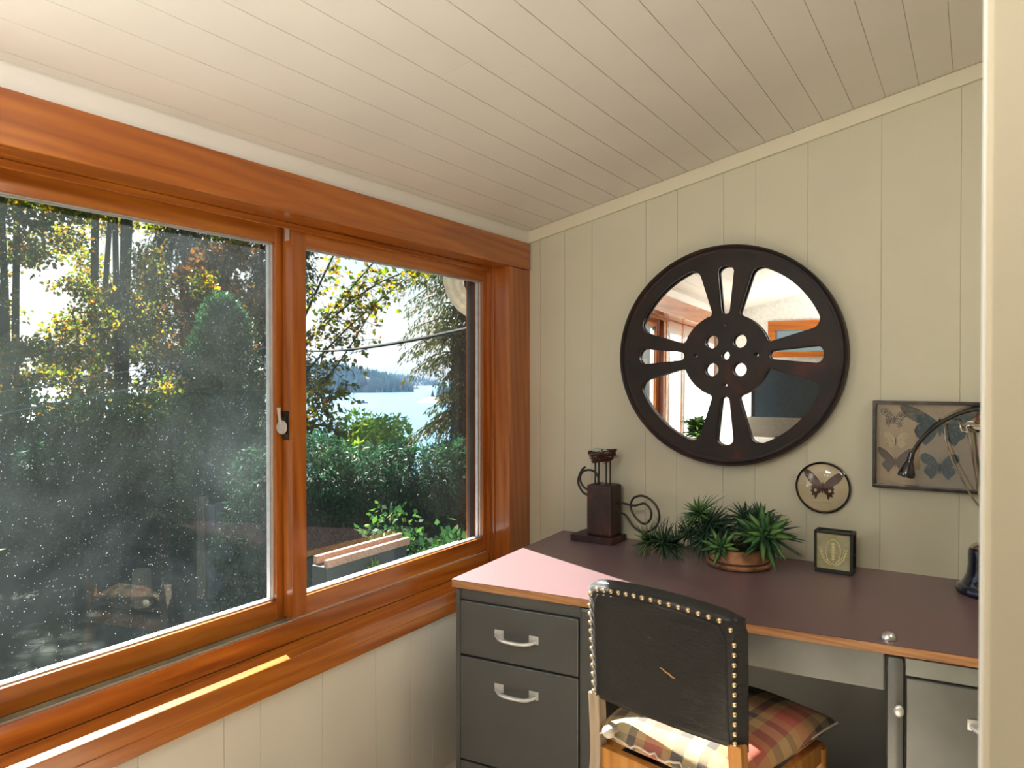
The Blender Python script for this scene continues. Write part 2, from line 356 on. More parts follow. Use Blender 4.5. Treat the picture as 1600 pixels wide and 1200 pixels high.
def fast(name, V, F, mat, parent=None):
    V = np.asarray(V, np.float32).reshape(-1, 3); F = np.asarray(F, np.int32); k = F.shape[1]
    me = bpy.data.meshes.new(name); me.vertices.add(len(V)); me.vertices.foreach_set('co', V.ravel())
    me.loops.add(F.size); me.loops.foreach_set('vertex_index', F.ravel()); me.polygons.add(len(F))
    me.polygons.foreach_set('loop_start', np.arange(0, F.size, k, dtype=np.int32))
    me.polygons.foreach_set('loop_total', np.full(len(F), k, np.int32)); me.update(calc_edges=True); me.validate()
    return put(name, me, mat, parent)
def unit(a): return a / np.maximum(np.linalg.norm(a, axis=1, keepdims=True), 1e-9)
def leaves(name, P, D, L, Wd, mat, parent=None, droop=0.0):
    """one small folded blade per point P along direction D"""
    n = len(P); D = unit(D); L = np.broadcast_to(np.asarray(L, float).reshape(-1, 1), (n, 1)); Wd = np.broadcast_to(np.asarray(Wd, float).reshape(-1, 1), (n, 1))
    rnd = rng.normal(size=(n, 3)); Sd = unit(np.cross(D, rnd)); N = np.cross(D, Sd)
    mid = P + D * L * .45; tip = P + D * L - np.array([0, 0, 1.]) * L * droop
    V = np.stack([P, mid + Sd * Wd * .5 + N * Wd * .12, tip, mid - Sd * Wd * .5 + N * Wd * .12], 1)
    F = np.arange(n * 4).reshape(n, 4); return fast(name, V, F, mat, parent)
def blob_points(blobs, n, inner=.75):
    vol = np.array([b_[3] * b_[4] + b_[4] * b_[5] + b_[3] * b_[5] for b_ in blobs], float); cnt = (vol / vol.sum() * n).astype(int) + 1
    P, N = [], []
    for b_, c_ in zip(blobs, cnt):
        d = unit(rng.normal(size=(c_, 3))); r_ = rng.uniform(inner, 1.03, (c_, 1)) * (1 + .08 * np.sin(d[:, :1] * 9 + d[:, 1:2] * 7))
        P.append(np.array(b_[:3]) + d * r_ * np.array(b_[3:6])); N.append(d)
    return np.concatenate(P), np.concatenate(N)
def trunk(name, path, radii, parent):
    return MB().tube(path, radii, 8).build(name, M['bark'], parent, True)

# ------------------------------------------------------------------ room shell
WX = -.02                                   # face of the boarded window wall under the sill
def zc(x): return 1.948 + .218 * x          # sloping ceiling
# floor
tag(MB().box(-.16, 3.5, -3.3, .12, -.05, 0).build('floor', M['floor_pale']), kind='structure')
# back wall: vertical boards of uneven width
gx = [-.02, .049, .159, .279, .50, .62, .788, .898, 1.066, 1.285, 1.499, 1.62, 1.79, 1.90, 2.07, 2.29, 2.50, 2.62, 2.79, 2.9, 3.07, 3.29, 3.4]
mb = MB().box(-.16, 3.5, .0022, .12, -.05, 2.85)
for a, b_ in zip(gx, gx[1:]): mb.box(a + .0007, b_ - .0007, 0, .0030, 0, 2.75, bev=.0008)
tag(mb.build('wall_back', M['wall']), kind='structure')
# window wall
mb = MB(); ys = [.0]
wdt = [.11, .22, .12, .168, .11, .168, .219, .214]
k = 0
while ys[-1] > -3.15: ys.append(ys[-1] - wdt[k % 8]); k += 1
for a, b_ in zip(ys, ys[1:]): mb.box(WX - .005, WX, b_ + .0007, a - .0007, 0, .60, bev=.0008)
mb.box(-.16, WX - .0025, -3.3, .12, -.3, .60); mb.box(-.16, -.001, -3.3, .12, 1.802, 2.2)
mb.box(-.16, -.022, -.150, .12, .60, 1.802)
tag(mb.build('wall_left', M['wall_low']), kind='structure')
# ceiling boards running towards the camera
cs = [-.16 + .09 * 0]; x = -.152
mb = MB(); gxs = [x + .0905 * i for i in range(42)]
rot = math.atan(.218)
for a, b_ in zip(gxs, gxs[1:]):
    if a > 3.5: break
    Lb = (b_ - a) / math.cos(rot); mt = Matrix.Translation((a, 0, zc(a))) @ Matrix.Rotation(-rot, 4, 'Y')
    cuts = [.02, -3.3]
    if abs(a - .57) < .05: cuts = [.02, -1.10, -3.3]
    if abs(a - .48) < .05: cuts = [.02, -1.22, -3.3]
    for c0, c1 in zip(cuts, cuts[1:]): mb.box(.0008, Lb - .0008, c1 + .0008, c0 - .0008, 0, .005, mt, .0010)
mt = Matrix.Translation((-.3, 0, zc(-.3))) @ Matrix.Rotation(-rot, 4, 'Y'); mb.box(0, 4.0, -3.3, .12, .003, .08, mt)
tag(mb.build('ceiling', M['ceil']), kind='structure')
# far wall behind the camera and the side walls
mb = MB(); FY = -3.15
mb.box(-.16, .33, FY - .12, FY, 0, 2.1); mb.box(.33, .98, FY - .12, FY, 0, 1.63); mb.box(.33, .98, FY - .12, FY, 1.82, 2.4)
mb.box(.98, 1.14, FY - .12, FY, 0, 2.4); mb.box(1.14, 1.72, FY - .12, FY, 1.9, 2.5); mb.box(1.72, 3.5, FY - .12, FY, 0, 2.75)
tag(mb.build('wall_front', M['white_furn']), kind='structure')
tag(MB().box(3.4, 3.5, FY, .0, 0, 2.8).build('wall_right', M['wall']), kind='structure')
# partition beside the camera
pt = MB().box(1.5440, 3.4, -2.00, -1.80, 0, 2.72).build('wall_partition', M['partition'], bevel=.004); tag(pt, kind='structure')
tag(MB().box(1.5425, 1.5441, -1.996, -1.804, 0, 2.27).build('partition_edge_light', M['corner']), kind='structure')  # thin pale strip painting window light on the partition's end face
# trims
mb = MB(); mt = Matrix.Translation((.0, 0, zc(0))) @ Matrix.Rotation(-rot, 4, 'Y'); mb.box(-.01, 3.45, -.014, -.0005, -.048, -.001, mt, .002)
tag(mb.build('trim_back', M['trim']), kind='structure')
tag(MB().box(-.012, .002, -3.149, -.0145, 1.896, 1.944, bev=.0015).build('trim_left', M['ceil']), kind='structure')

# ------------------------------------------------------------------ windows
def window(n, y0, y1, first=False):
    """y0 < y1; a pair of sashes (window_1) or a single light"""
    w = empty('window_%d' % n, (0, 0, 0)); tag(w, kind='structure')
    return w
w1 = window(1, -1.95, -.155)
Y0, Y1 = -1.985, -.155
MB().box(-.10, .010, -3.148, -.0145, 1.790, 1.8955, bev=.002).build('header_board', M['fir'], w1)
MB().box(-.021, .0, Y1, -.0005, .6135, 1.7895, bev=.0015).build('side_casing', M['fir_v'], w1)
MB().box(-.115, -.0215, Y1, -.149, .6135, 1.7895).box(-.076, -.068, Y1 - .006, Y1, .6135, 1.7895).box(-.20, -.0875, Y1 - .010, -.149, .6135, 1.7895).build('side_jamb', M['fir_v'], w1)
MB().box(-.0875, .004, -3.148, -.0005, .571, .6130, bev=.0025).build('stool_board', M['fir_h'], w1)
MB().box(-.0195, .0005, -3.148, -.0005, .535, .5705, bev=.0015).build('apron', M['fir_h'], w1)
MB().box(-.098, -.0880, Y0, Y1 - .0145, .6135, .668, bev=.0012).build('sill_board', M['fir_h'], w1)
MB().box(-.1005, -.0985, Y0, Y1 - .0145, .640, .671).build('track_lip', M['bead'], w1)
MB().box(-.150, -.101, Y0, Y1 - .0145, .615, .655).box(-.1435, -.1405, Y0, -1.14, .655, .664).build('sash_track', M['track'], w1)
MB().box(-.20, -.1005, Y0, Y1 - .0145, 1.794, 1.801).box(-.100, -.088, Y0, Y1 - .0145, 1.772, 1.7895, bev=.002).build('head_stop', M['fir_h'], w1)
MB().box(-.25, -.165, Y0, Y1 - .004, .60, .690).box(-.23, -.165, Y0, Y1 - .05, 1.775, 1.80).build('exterior_frame', M['white_alu'], w1)
MB().box(-.172, -.160, Y1 - .043, Y1 - .012, .690, 1.80).build('exterior_flashing', M['flash'], w1)
def sash(name, ya, yb, xf, depth, sl, sr, zb, zt, rb, rt, gm, ext=True, label=None):
    """xf front plane; stile widths left (low y) / right; rails"""
    xb = xf - depth; o = empty(name, (0, 0, 0)); o.parent = w1
    MB().box(xb, xf, ya, ya + sl, zb, zt, bev=.0015).box(xb, xf, yb - sr, yb, zb, zt, bev=.0015).build('stile', M['fir_v'], o)
    MB().box(xb + .001, xf - .0007, ya + sl, yb - sr, zb, zb + rb, bev=.001).box(xb + .001, xf - .0007, ya + sl, yb - sr, zt - rt, zt, bev=.001).build('rail', M['fir_h'], o)
    g0, g1, z0, z1 = ya + sl, yb - sr, zb + rb, zt - rt; xm = (xf - .020)
    MB().box(xm, xm + .007, g0, g1, z0, z0 + .004).box(xm, xm + .007, g0, g0 + .003, z0, z1).box(xm, xm + .007, g1 - .003, g1, z0, z1).box(xm, xm + .007, g0, g1, z1 - .003, z1).build('glazing_bead', M['bead'], o)
    xe = xb + .003 if name == 'sliding_sash' else xb - .008
    MB().box(xe, xm - .004, g0 - .002, g1 + .002, z0 - .003, z0 + .003).box(xe, xm - .004, g1 - .003, g1 + .004, z0, z1).box(xe, xm - .004, g0 - .004, g0 + .003, z0, z1).box(xe, xm - .004, g0, g1, z1 - .003, z1 + .003).build('exterior_cladding', M['white_alu'], o)
    MB().box(xm - .003, xm, g0 - .001, g1 + .001, z0 - .001, z1 + .001).build('glass_pane', gm, o)
    return o
sR = sash('sliding_sash', -1.150, -.160, -.1005, .038, .052, .030, .673, 1.7900, .053, .057, M['glass_clean'])
sL = sash('fixed_sash', -1.985, -1.105, -.1455, .030, .045, .064, .664, 1.7935, .058, .055, M['glass_dirty'])
# latch on the meeting stile and small corner catch, both parts of the sliding sash
MB().box(-.1375, -.114, -1.1535, -1.1503, 1.180, 1.262, bev=.001).box(-.130, -.118, -1.160, -1.1535, 1.196, 1.246, bev=.002).build('latch_plate', M['frame_metal'], sR)
lp = [(-.1, -1.1585, 1.262 + .006 * math.sin(t / 5)) for t in range(1)]
MB().lathe([(0, 0), (.018, 0), (.020, .003), (.018, .008), (.009, .010), (0, .010)], (-.128, -1.160, 1.216), 24, Matrix.Rotation(R(90), 4, 'X')).tube([(-.128, -1.168, 1.225), (-.128, -1.172, 1.245), (-.127, -1.175, 1.262), (-.126, -1.176, 1.272)], [.005, .0045, .005, .006], 8).build('latch_lever', M['bead'], sR, True)
MB().box(-.128, -.110, -1.1518, -1.1498, 1.745, 1.786, bev=.0008).build('corner_catch', M['bead'], sR)
# posts and the next windows towards the far wall
pc = MB().box(-.145, -.112, -2.030, -1.985, .6135, 1.7895, bev=.002).build('window_post', M['fir_v'], w1)
for n, (a, b_) in ((2, (-2.30, -2.035)), (3, (-3.10, -2.35))):
    w = window(n, a, b_)
    MB().box(-.14, -.11, a, a + .02, .62, 1.79).box(-.14, -.11, b_ - .02, b_, .62, 1.79).box(-.14, -.11, a + .02, b_ - .02, .62, .70).box(-.14, -.11, a + .02, b_ - .02, 1.75, 1.79).build('window_frame', M['fir_v'], w)
    MB().box(-.128, -.124, a + .019, b_ - .019, .699, 1.751).build('glass_pane', M['glass_clean'], w)
    MB().box(-.14, -.105, a - .05, a, .6135, 1.7895, bev=.002).build('window_post', M['fir_v'], w)
    MB().box(-.098, -.097, a + .004, b_ - .004, .63, 1.785).build('added_blind', M['added_blind'], w)  # sheet added so the mirrored panes turn white
    MB().box(-.16, -.088, a, b_, .6, .62).build('window_sill', M['fir_h'], w)
w4 = window(4, 0, 0)
MB().box(.29, 1.02, FY - .05, FY + .015, 1.80, 1.87).box(.29, 1.02, FY - .05, FY + .03, 1.60, 1.64).box(.29, .34, FY - .05, FY + .015, 1.64, 1.80).box(.97, 1.02, FY - .05, FY + .015, 1.64, 1.80).build('window_frame', M['fir_x'], w4)
MB().box(.34, .97, FY - .04, FY - .036, 1.64, 1.80).build('glass_pane', M['glass_clean'], w4)
d1 = tag(empty('door_1', (0, 0, 0)), kind='structure')
MB().box(1.14, 1.20, FY - .06, FY, 0, 1.9).box(1.66, 1.72, FY - .06, FY, 0, 1.9).box(1.20, 1.66, FY - .06, FY, 0, .25).box(1.20, 1.66, FY - .06, FY, 1.10, 1.18).box(1.20, 1.66, FY - .06, FY, 1.82, 1.9).build('door_frame', M['white_furn'], d1)
MB().box(1.20, 1.66, FY - .035, FY - .031, .25, 1.10).box(1.20, 1.66, FY - .035, FY - .031, 1.18, 1.82).build('glass_pane', M['glass_clean'], d1)
MB().box(1.20, 1.66, FY - .050, FY - .049, .25, 1.82).build('added_blind', M['added_blind'], d1)  # sheet added for a whiter reflection in the butterfly case

# made-up lamp bodies, all out of view, for the added fill lights
cl = tag(empty('added_ceiling_lamp', (1.25, -2.95, zc(1.25))), 'flat white fixture added out of view for the ceiling fill light', 'lamp')
cl.rotation_euler = (0, -rot, 0)
MB().lathe([(.14, -.001), (.15, -.02), (.13, -.045), (.0, -.05)]).build('fill_lamp_shade', M['lamp'], cl, True)
MB().lathe([(.16, -.0005), (.16, -.012), (.15, -.014)]).build('base', M['white_furn'], cl, True)

fo = tag(empty('added_floor_lamp', (.95, -2.75, 0)), 'slender black floor lamp added out of view around the upward fill light', 'lamp')  # body added to go with the upward fill light
MB().lathe([(.13, .0005), (.13, .015), (.02, .025), (0, .025)], seg=32).build('base', M['rod'], fo, True)
MB().tube([(0, 0, .02), (0, 0, 1.40)], .010, 10).build('pole', M['rod'], fo, True)
MB().lathe([(.02, 1.39), (.12, 1.42), (.22, 1.485), (.225, 1.49), (.215, 1.487), (.11, 1.43), (0, 1.41)], seg=40).build('fill_lamp_shade', M['white_furn'], fo, True)
hl = tag(empty('added_ceiling_lamp', (2.6, -1.0, zc(2.6))), 'flat white fixture added out of view for the right-hand fill light', 'lamp'); hl.rotation_euler = (0, -rot, 0)  # second added fixture, for the right-hand fill light
MB().lathe([(.14, -.001), (.15, -.02), (.13, -.045), (.0, -.05)]).build('fill_lamp_shade', M['lamp'], hl, True)
MB().lathe([(.16, -.0005), (.16, -.012), (.15, -.014)]).build('base', M['white_furn'], hl, True)

# things at the far end of the room, seen only in the mirror
tv = tag(empty('television', (.55, FY + .25, 1.02)), 'dark flat screen television on the white cabinet by the far wall', 'television')
MB().box(-.32, .32, -.02, .015, .09, .52, bev=.004).build('casing', M['blackgloss'], tv)
MB().box(-.295, .295, .0151, .017, .125, .495).build('screen', M['screen'], tv)
MB().box(-.14, .14, -.07, .08, .0005, .012, bev=.003).box(-.03, .03, -.02, .01, .01, .10).build('stand', M['blackgloss'], tv)
cb = tag(empty('media_cabinet', (.62, FY + .25, 0)), 'low white cabinet under the television', 'cabinet')
MB().box(-.5, .36, -.22, .2, .08, 1.02, bev=.004).build('body', M['white_furn'], cb)
MB().box(-.48, -.08, .2, .214, .1, .98, bev=.003).build('door', M['white_furn'], cb)
MB().box(-.06, .34, .2, .214, .1, .98, bev=.003).build('door', M['white_furn'], cb)
ac = tag(empty('armchair', (.42, -2.72, 0), R(180)), 'brown grey upholstered armchair near the windows', 'armchair')
MB().box(-.168, .168, -.2, .148, .1, .42, bev=.03).build('seat', M['leather_sofa'], ac, True)
MB().box(-.22, .22, .15, .25, .2, 1.17, bev=.04).build('backrest', M['leather_sofa'], ac, True)
for s in (-1, 1): MB().box(s * .21 - .04, s * .21 + .04, -.2, .2, .1, .6, bev=.03).build('armrest', M['leather_sofa'], ac, True)
for sx_ in (-1, 1):
    for sy_ in (-1, 1): MB().box(sx_ * .20 - .02, sx_ * .20 + .02, sy_ * .17 - .02, sy_ * .17 + .02, 0, .105).build('leg', M['orange_wood'], ac)
ps = tag(empty('plant_stand', (.065, -2.14, 0)), 'tall wooden plant stand holding the houseplant by the windows', 'stand')
MB().lathe([(.078, .915), (.082, .92), (.082, .94), (0, .94)], seg=32).build('top', M['orange_wood'], ps)
for k in range(3):
    a = 2.094 * k; MB().tube([(.06 * math.cos(a), .06 * math.sin(a), .916), (.065 * math.cos(a), .065 * math.sin(a), 0)], .010, 8).build('leg', M['orange_wood'], ps)
hp = tag(empty('houseplant', (.065, -2.14, .941)), 'green leafy houseplant in a white pot on the tall plant stand', 'plant')

# ------------------------------------------------------------------ desk
DA = Vector((.202, -.81, 0)); ang = math.atan2(.104, 1.351)
desk = tag(empty('office_desk', DA, ang), 'grey steel double pedestal desk with burgundy top against the panelled wall', 'desk')
Mi = Matrix.Rotation(-ang, 4, 'Z') @ Matrix.Translation(-DA)
def loc(x, y, z=0): return Mi @ Vector((x, y, z))
def top_poly():
    pts = [(.155, -.004), (.202, -.81), (1.86, -.682), (1.86, -.004)]
    out = []
    for i, p in enumerate(pts):
        p = Vector(p); a = Vector(pts[i - 1]); c = Vector(pts[(i + 1) % 4]); r_ = .008
        out.append(p + (a - p).normalized() * r_); out.append(p + ((a - p).normalized() + (c - p).normalized()) * r_ * .3); out.append(p + (c - p).normalized() * r_)
    return [loc(q.x, q.y) for q in out]
def slab(name, z0, z1, mat, shrink=0.0):
    pts = top_poly(); c = sum(pts, Vector()) / len(pts); bm = bmesh.new()
    P_ = [Vector((p.x + (shrink if p.x < c.x else -shrink), p.y + (shrink if p.y < c.y else -shrink), 0)) for p in pts]
    lo = [bm.verts.new((p.x, p.y, z0)) for p in P_]; hi = [bm.verts.new((p.x, p.y, z1)) for p in P_]
    bm.faces.new(lo[::-1]); bm.faces.new(hi)
    for i in range(len(lo)): bm.faces.new((lo[i], lo[(i + 1) % len(lo)], hi[(i + 1) % len(lo)], hi[i]))
    bmesh.ops.recalc_face_normals(bm, faces=bm.faces)
    me = bpy.data.meshes.new(name); bm.to_mesh(me); bm.free(); return put(name, me, mat, desk)
tag(slab('desktop', .7485, .75, M['burg'], .0006), 'burgundy laminate writing surface')
tag(slab('desktop_core', .728, .7484, M['ply']), 'bare particle board edge')
def pedestal(s0, s1, name, body):
    D = .66
    MB().box(s0, s1, .020, D, .03, .7275, bev=.006).build(name, body, desk)
    return
# left pedestal
pedestal(.012, .462, 'pedestal', M['steel'])
MB().box(.014, .030, .006, .03, .03, .724, bev=.006).box(.415, .461, .004, .04, .03, .724, bev=.01).box(.030, .415, .012, .03, .693, .724).box(.030, .415, .014, .03, .03, .05).build('pedestal_front_frame', M['steel'], desk)
MB().box(.030, .415, .0165, .0196, .04, .70).build('shadow_gap', M['dark_gap'], desk)  # dark sheet standing in for shade between the drawers
def handle(x0, x1, zt_, parent, yy):
    L = x1 - x0; zt_ -= 0
    mb = MB()
    for a in (x0, x1 - .030):
        mb.box(a, a + .030, yy - .003, yy, zt_ - .024, zt_, bev=.001)
    pts, rr = [], []
    for i in range(15):
        t = i / 14; x_ = x0 + .006 + (L - .012) * t
        d = .004 + .020 * min(1, math.sin(math.pi * t) * 1.8); pts.append((x_, yy - d, zt_ - .014 - .010 * math.sin(math.pi * t) ** .6)); rr.append(.0058 if 0 < i < 14 else .004)
    mb.tube(pts, rr, 8)
    return mb.build('handle', M['satin'], parent, True)
def drawer(s0, s1, z0, z1, body, hz=None, yy=.004):
    d = MB().box(s0, s1, yy, .0185, z0, z1, bev=.003).build('drawer', body, desk)
    return d
dr = drawer(.0315, .4125, .530, .690, M['steel']); handle(.150, .292, .6225, dr, .004)
dr = drawer(.0315, .4125, .215, .524, M['steel']); handle(.150, .292, .4645, dr, .004)
dr = drawer(.0315, .4125, .055, .209, M['steel']); handle(.150, .292, .15, dr, .004)
# kneehole
MB().box(.463, 1.169, .014, .03, .638, .7275, bev=.004).build('centre_drawer', M['steel2'], desk)
MB().box(.464, 1.168, .03, .50, .645, .727).build('centre_drawer_box', M['steel'], desk)
MB().box(.464, 1.168, .52, .53, .10, .727).build('modesty_panel', M['steel'], desk)
# right pedestal
MB().box(1.173, 1.643, .020, .60, .03, .7275, bev=.006).build('pedestal', M['steel'], desk)
MB().box(1.1715, 1.2085, .0005, .05, .03, .724, bev=.014).build('pedestal_post', M['steel2'], desk, True)
MB().box(1.606, 1.641, .002, .05, .03, .724, bev=.012).build('pedestal_post', M['steel2'], desk, True)
MB().box(1.210, 1.606, .009, .03, .683, .722, bev=.002).build('pedestal_rail', M['pale_steel'], desk)
MB().box(1.209, 1.606, .0135, .0196, .04, .70).build('shadow_gap', M['dark_gap'], desk)  # same dark sheet as painted gap shade on the right side
dr = drawer(1.2125, 1.604, .36, .678, M['steel2'], yy=.006); handle(1.330, 1.472, .612, dr, .006)
dr = drawer(1.2125, 1.604, .055, .352, M['steel2'], yy=.006); handle(1.330, 1.472, .29, dr, .006)
MB().ball((1.197, -.003, .603), .011, 14, (1, .5, 1.3)).build('lock_knob', M['satin'], desk, True)
for sx_ in (.05, .42, 1.21, 1.60):
    for sy_ in (.06, .56): MB().lathe([(.018, 0), (.018, .02), (.01, .031)], (sx_, sy_, 0), 16).build('foot', M['dark_gap'], desk)
gd = MB().lathe([(.0165, 0), (.0165, .002), (.0155, .008), (.011, .014), (.004, .0175), (0, .018)], (1.37, -.680, .7502), 24).build('dome_cap', M['chrome'], None, True)
tag(gd, 'small silver dome cap standing at the front edge of the burgundy desktop', 'cap')

# ------------------------------------------------------------------ chair
ch = tag(empty('side_chair', (.925, -.944, 0), R(-12.3)), 'old wooden chair with nail-studded black leather back and plaid seat at the desk', 'chair')
cw, cz0, cz1 = .213, .556, .872
def back_outline(x):            # arched top
    return cz1 - .022 * (x / cw) ** 2
def ych(x, z):                  # curved, slightly reclined
    return -.022 * (1 - (x / cw) ** 2) - .06 * (z - .55)
def back_pad(name, yoff, th, grow, mat, puff=.006):
    bm = bmesh.new(); nx, nz = 36, 28; g = {}
    for side in (0, 1):
        for i in range(nx + 1):
            for j in range(nz + 1):
                u, w_ = i / nx * 2 - 1, j / nz
                x_ = u * (cw + grow); ztop = back_outline(u * cw) + grow; zlo = cz0 - grow - .006 * abs(u)
                rc = .045                                                      # rounded corners
                z_ = zlo + (ztop - zlo) * w_
                dx = max(0, abs(x_) - (cw + grow - rc)); dt = max(0, z_ - (ztop - rc)); db = max(0, (zlo + .02) - z_)
                d_ = math.hypot(dx, dt)
                if d_ > rc and dx > 0 and dt > 0:
                    f_ = rc / d_; x_ = math.copysign((cw + grow - rc) + dx * f_, x_); z_ = (ztop - rc) + dt * f_
                e_ = max(abs(u), abs(2 * w_ - 1)); roll = (1 - min(1, (1 - e_) * 9)) ** 2
                y_ = ych(x_, z_) + yoff + (-1 if side == 0 else 1) * (th * (1 - .9 * roll) + puff * (1 - u * u) * (1 - (2 * w_ - 1) ** 2))
                x_ *= 1 - .03 * (1 - w_)
                g[side, i, j] = bm.verts.new((x_, y_, z_))
    for s_ in (0, 1):
        for i in range(nx):
            for j in range(nz): bm.faces.new((g[s_, i, j], g[s_, i + 1, j], g[s_, i + 1, j + 1], g[s_, i, j + 1]))
    def seam(a, b_): bm.faces.new((g[0, *a], g[0, *b_], g[1, *b_], g[1, *a]))
    for i in range(nx): seam((i, 0), (i + 1, 0)); seam((i, nz), (i + 1, nz))
    for j in range(nz): seam((0, j), (0, j + 1)); seam((nx, j), (nx, j + 1))
    bmesh.ops.recalc_face_normals(bm, faces=bm.faces); me = bpy.data.meshes.new(name); bm.to_mesh(me); bm.free()
    return put(name, me, mat, ch, True)
bk = back_pad('backrest', .006, .024, 0, M['leather'], .004)
def pt_on_back(x_, z_, d=.0205):
    return Vector((x_, ych(x_, z_) + .006 - d - .004, z_))
nail = MB().lathe([(.0062, 0), (.0058, .002), (.004, .0038), (0, .0046)], (0, 0, 0), 12, Matrix.Rotation(R(90), 4, 'X')).build('nail_head', M['brass'], bk, True)
first = True; spots = []
ins = .021
for i in range(17):
    u = -1 + 2 * i / 16; x_ = u * (cw - ins - .004); spots.append((x_, back_outline(x_ / 1) - ins - (.012 if abs(u) > .97 else 0)))
for j in range(11):
    z_ = cz0 + .018 + (cz1 - .060 - cz0 - .018) * j / 11
    for s_ in (-1, 1): spots.append((s_ * (cw - ins + .004) * (1 - .03 * (1 - (z_ - cz0) / (cz1 - cz0))), z_))
for x_, z_ in spots:
    o = nail if first else nail.copy()
    if not first: COL.objects.link(o)
    first = False; p = pt_on_back(x_, z_); o.parent = bk; o.location = p
# border welt just inside the nails' strip
wl = []
for x_, z_ in ([(-cw + .034, cz0 + .01), (-cw + .036, .6), (-cw + .036, .7), (-cw + .037, .8), (-cw + .05, .826)] + [(-.12 + .24 * i / 8, back_outline(-.12 + .24 * i / 8) - .033) for i in range(9)] + [(cw - .05, .826), (cw - .037, .8), (cw - .036, .7), (cw - .036, .6), (cw - .034, cz0 + .01)]): wl.append(pt_on_back(x_, z_, .0205))
MB().tube(wl, .0022, 6).build('welt', M['leather'], bk, True)
MB().tube([pt_on_back(.02 + .008 * i, .700 - .0035 * i + (.002 if i % 2 else 0), .0235) for i in range(6)], [.0008, .0016, .002, .0022, .002, .0006], 6).build('tear', M['orange_wood'], bk, True)
for s_ in (-1, 1):
    ps = [(s_ * .190, -.012, .57), (s_ * .192, -.002, .46), (s_ * .193, .0, .40), (s_ * .195, -.03, .2), (s_ * .2, -.07, 0)]
    mb = MB()
    for a, c in zip(ps, ps[1:]):
        a, c = Vector(a), Vector(c); bm_ = mb.bm
        v = [bm_.verts.new(q + Vector((dx, dy, 0))) for q in (a, c) for dx, dy in ((-.016, -.016), (.016, -.016), (.016, .016), (-.016, .016))]
        for i in range(4): bm_.faces.new((v[i], v[(i + 1) % 4], v[4 + (i + 1) % 4], v[4 + i]))
        bm_.faces.new(v[:4]); bm_.faces.new(v[4:])
    bmesh.ops.remove_doubles(mb.bm, verts=mb.bm.verts, dist=.0002)
    mb.build('leg', M['old_wood'] if s_ < 0 else M['orange_wood'], ch, bevel=.003)
    MB().tube([(s_ * .2, .40, .42), (s_ * .2, .405, .2), (s_ * .2, .40, 0)], [.019, .017, .013], 12).build('leg', M['orange_wood'], ch, True)
    MB().box(s_ * .2 - .012, s_ * .2 + .012, .01, .40, .385, .435, bev=.003).build('side_rail', M['orange_wood'], ch)
MB().box(-.178, .178, -.012, .012, .385, .435, bev=.003).build('back_rail', M['orange_wood'], ch)
MB().box(-.19, .19, .385, .41, .385, .435, bev=.003).build('front_rail', M['orange_wood'], ch)
MB().ball((-.128, -.045, .500), .015, 16, (1.1, 1, 1)).tube([(-.128, -.04, .500), (-.130, -.0, .49)], .006, 8).build('knob', M['fabric_knob'], ch, True)
# seat cushion: domed plaid pad
bm = bmesh.new(); nx = 30; g = {}
for s_ in (0, 1):
    for i in range(nx + 1):
        for j in range(nx + 1):
            u, w_ = i / nx * 2 - 1, j / nx * 2 - 1
            x_ = u * (.19 + .045 * (w_ + 1) / 2); y_ = .215 + w_ * .235
            k_ = (1 - abs(u) ** 3.2) * (1 - abs(w_) ** 3.2)
            kk = max(0, k_) ** .45
            z_ = .475 + (.055 * kk + .006 * noise.noise(Vector((u * 2, w_ * 2, 3)))) * (1 if s_ else -.75)
            if abs(u) > .98 and abs(w_) > .98: x_ *= .96; y_ = .215 + w_ * .225
            g[s_, i, j] = bm.verts.new((x_, y_, z_))
for s_ in (0, 1):
    for i in range(nx):
        for j in range(nx): bm.faces.new((g[s_, i, j], g[s_, i + 1, j], g[s_, i + 1, j + 1], g[s_, i, j + 1]))
bmesh.ops.remove_doubles(bm, verts=bm.verts, dist=.003); bmesh.ops.recalc_face_normals(bm, faces=bm.faces)
me = bpy.data.meshes.new('seat_cushion'); bm.to_mesh(me); bm.free(); sc_ = put('seat_cushion', me, M['plaid'], ch, True); tag(sc_, 'red, tan and grey plaid cushion')
pp = []
for i in range(27):
    t = i / 26; pp.append((-.172 + .344 * t, -.022 + .004 * math.sin(i * 2.3), .474 + .006 * math.sin(i * 1.7) + (.01 if i % 7 == 3 else 0)))
MB().tube(pp, .0026, 6).build('torn_piping', M['piping'], sc_, True)
pp = [(.232 - .05 * (1 - t) , .45 * t - .01, .476 + .003 * math.sin(9 * t)) for t in [i / 16 for i in range(17)]]
MB().tube(pp, .003, 6).build('side_piping', M['piping'], sc_, True)

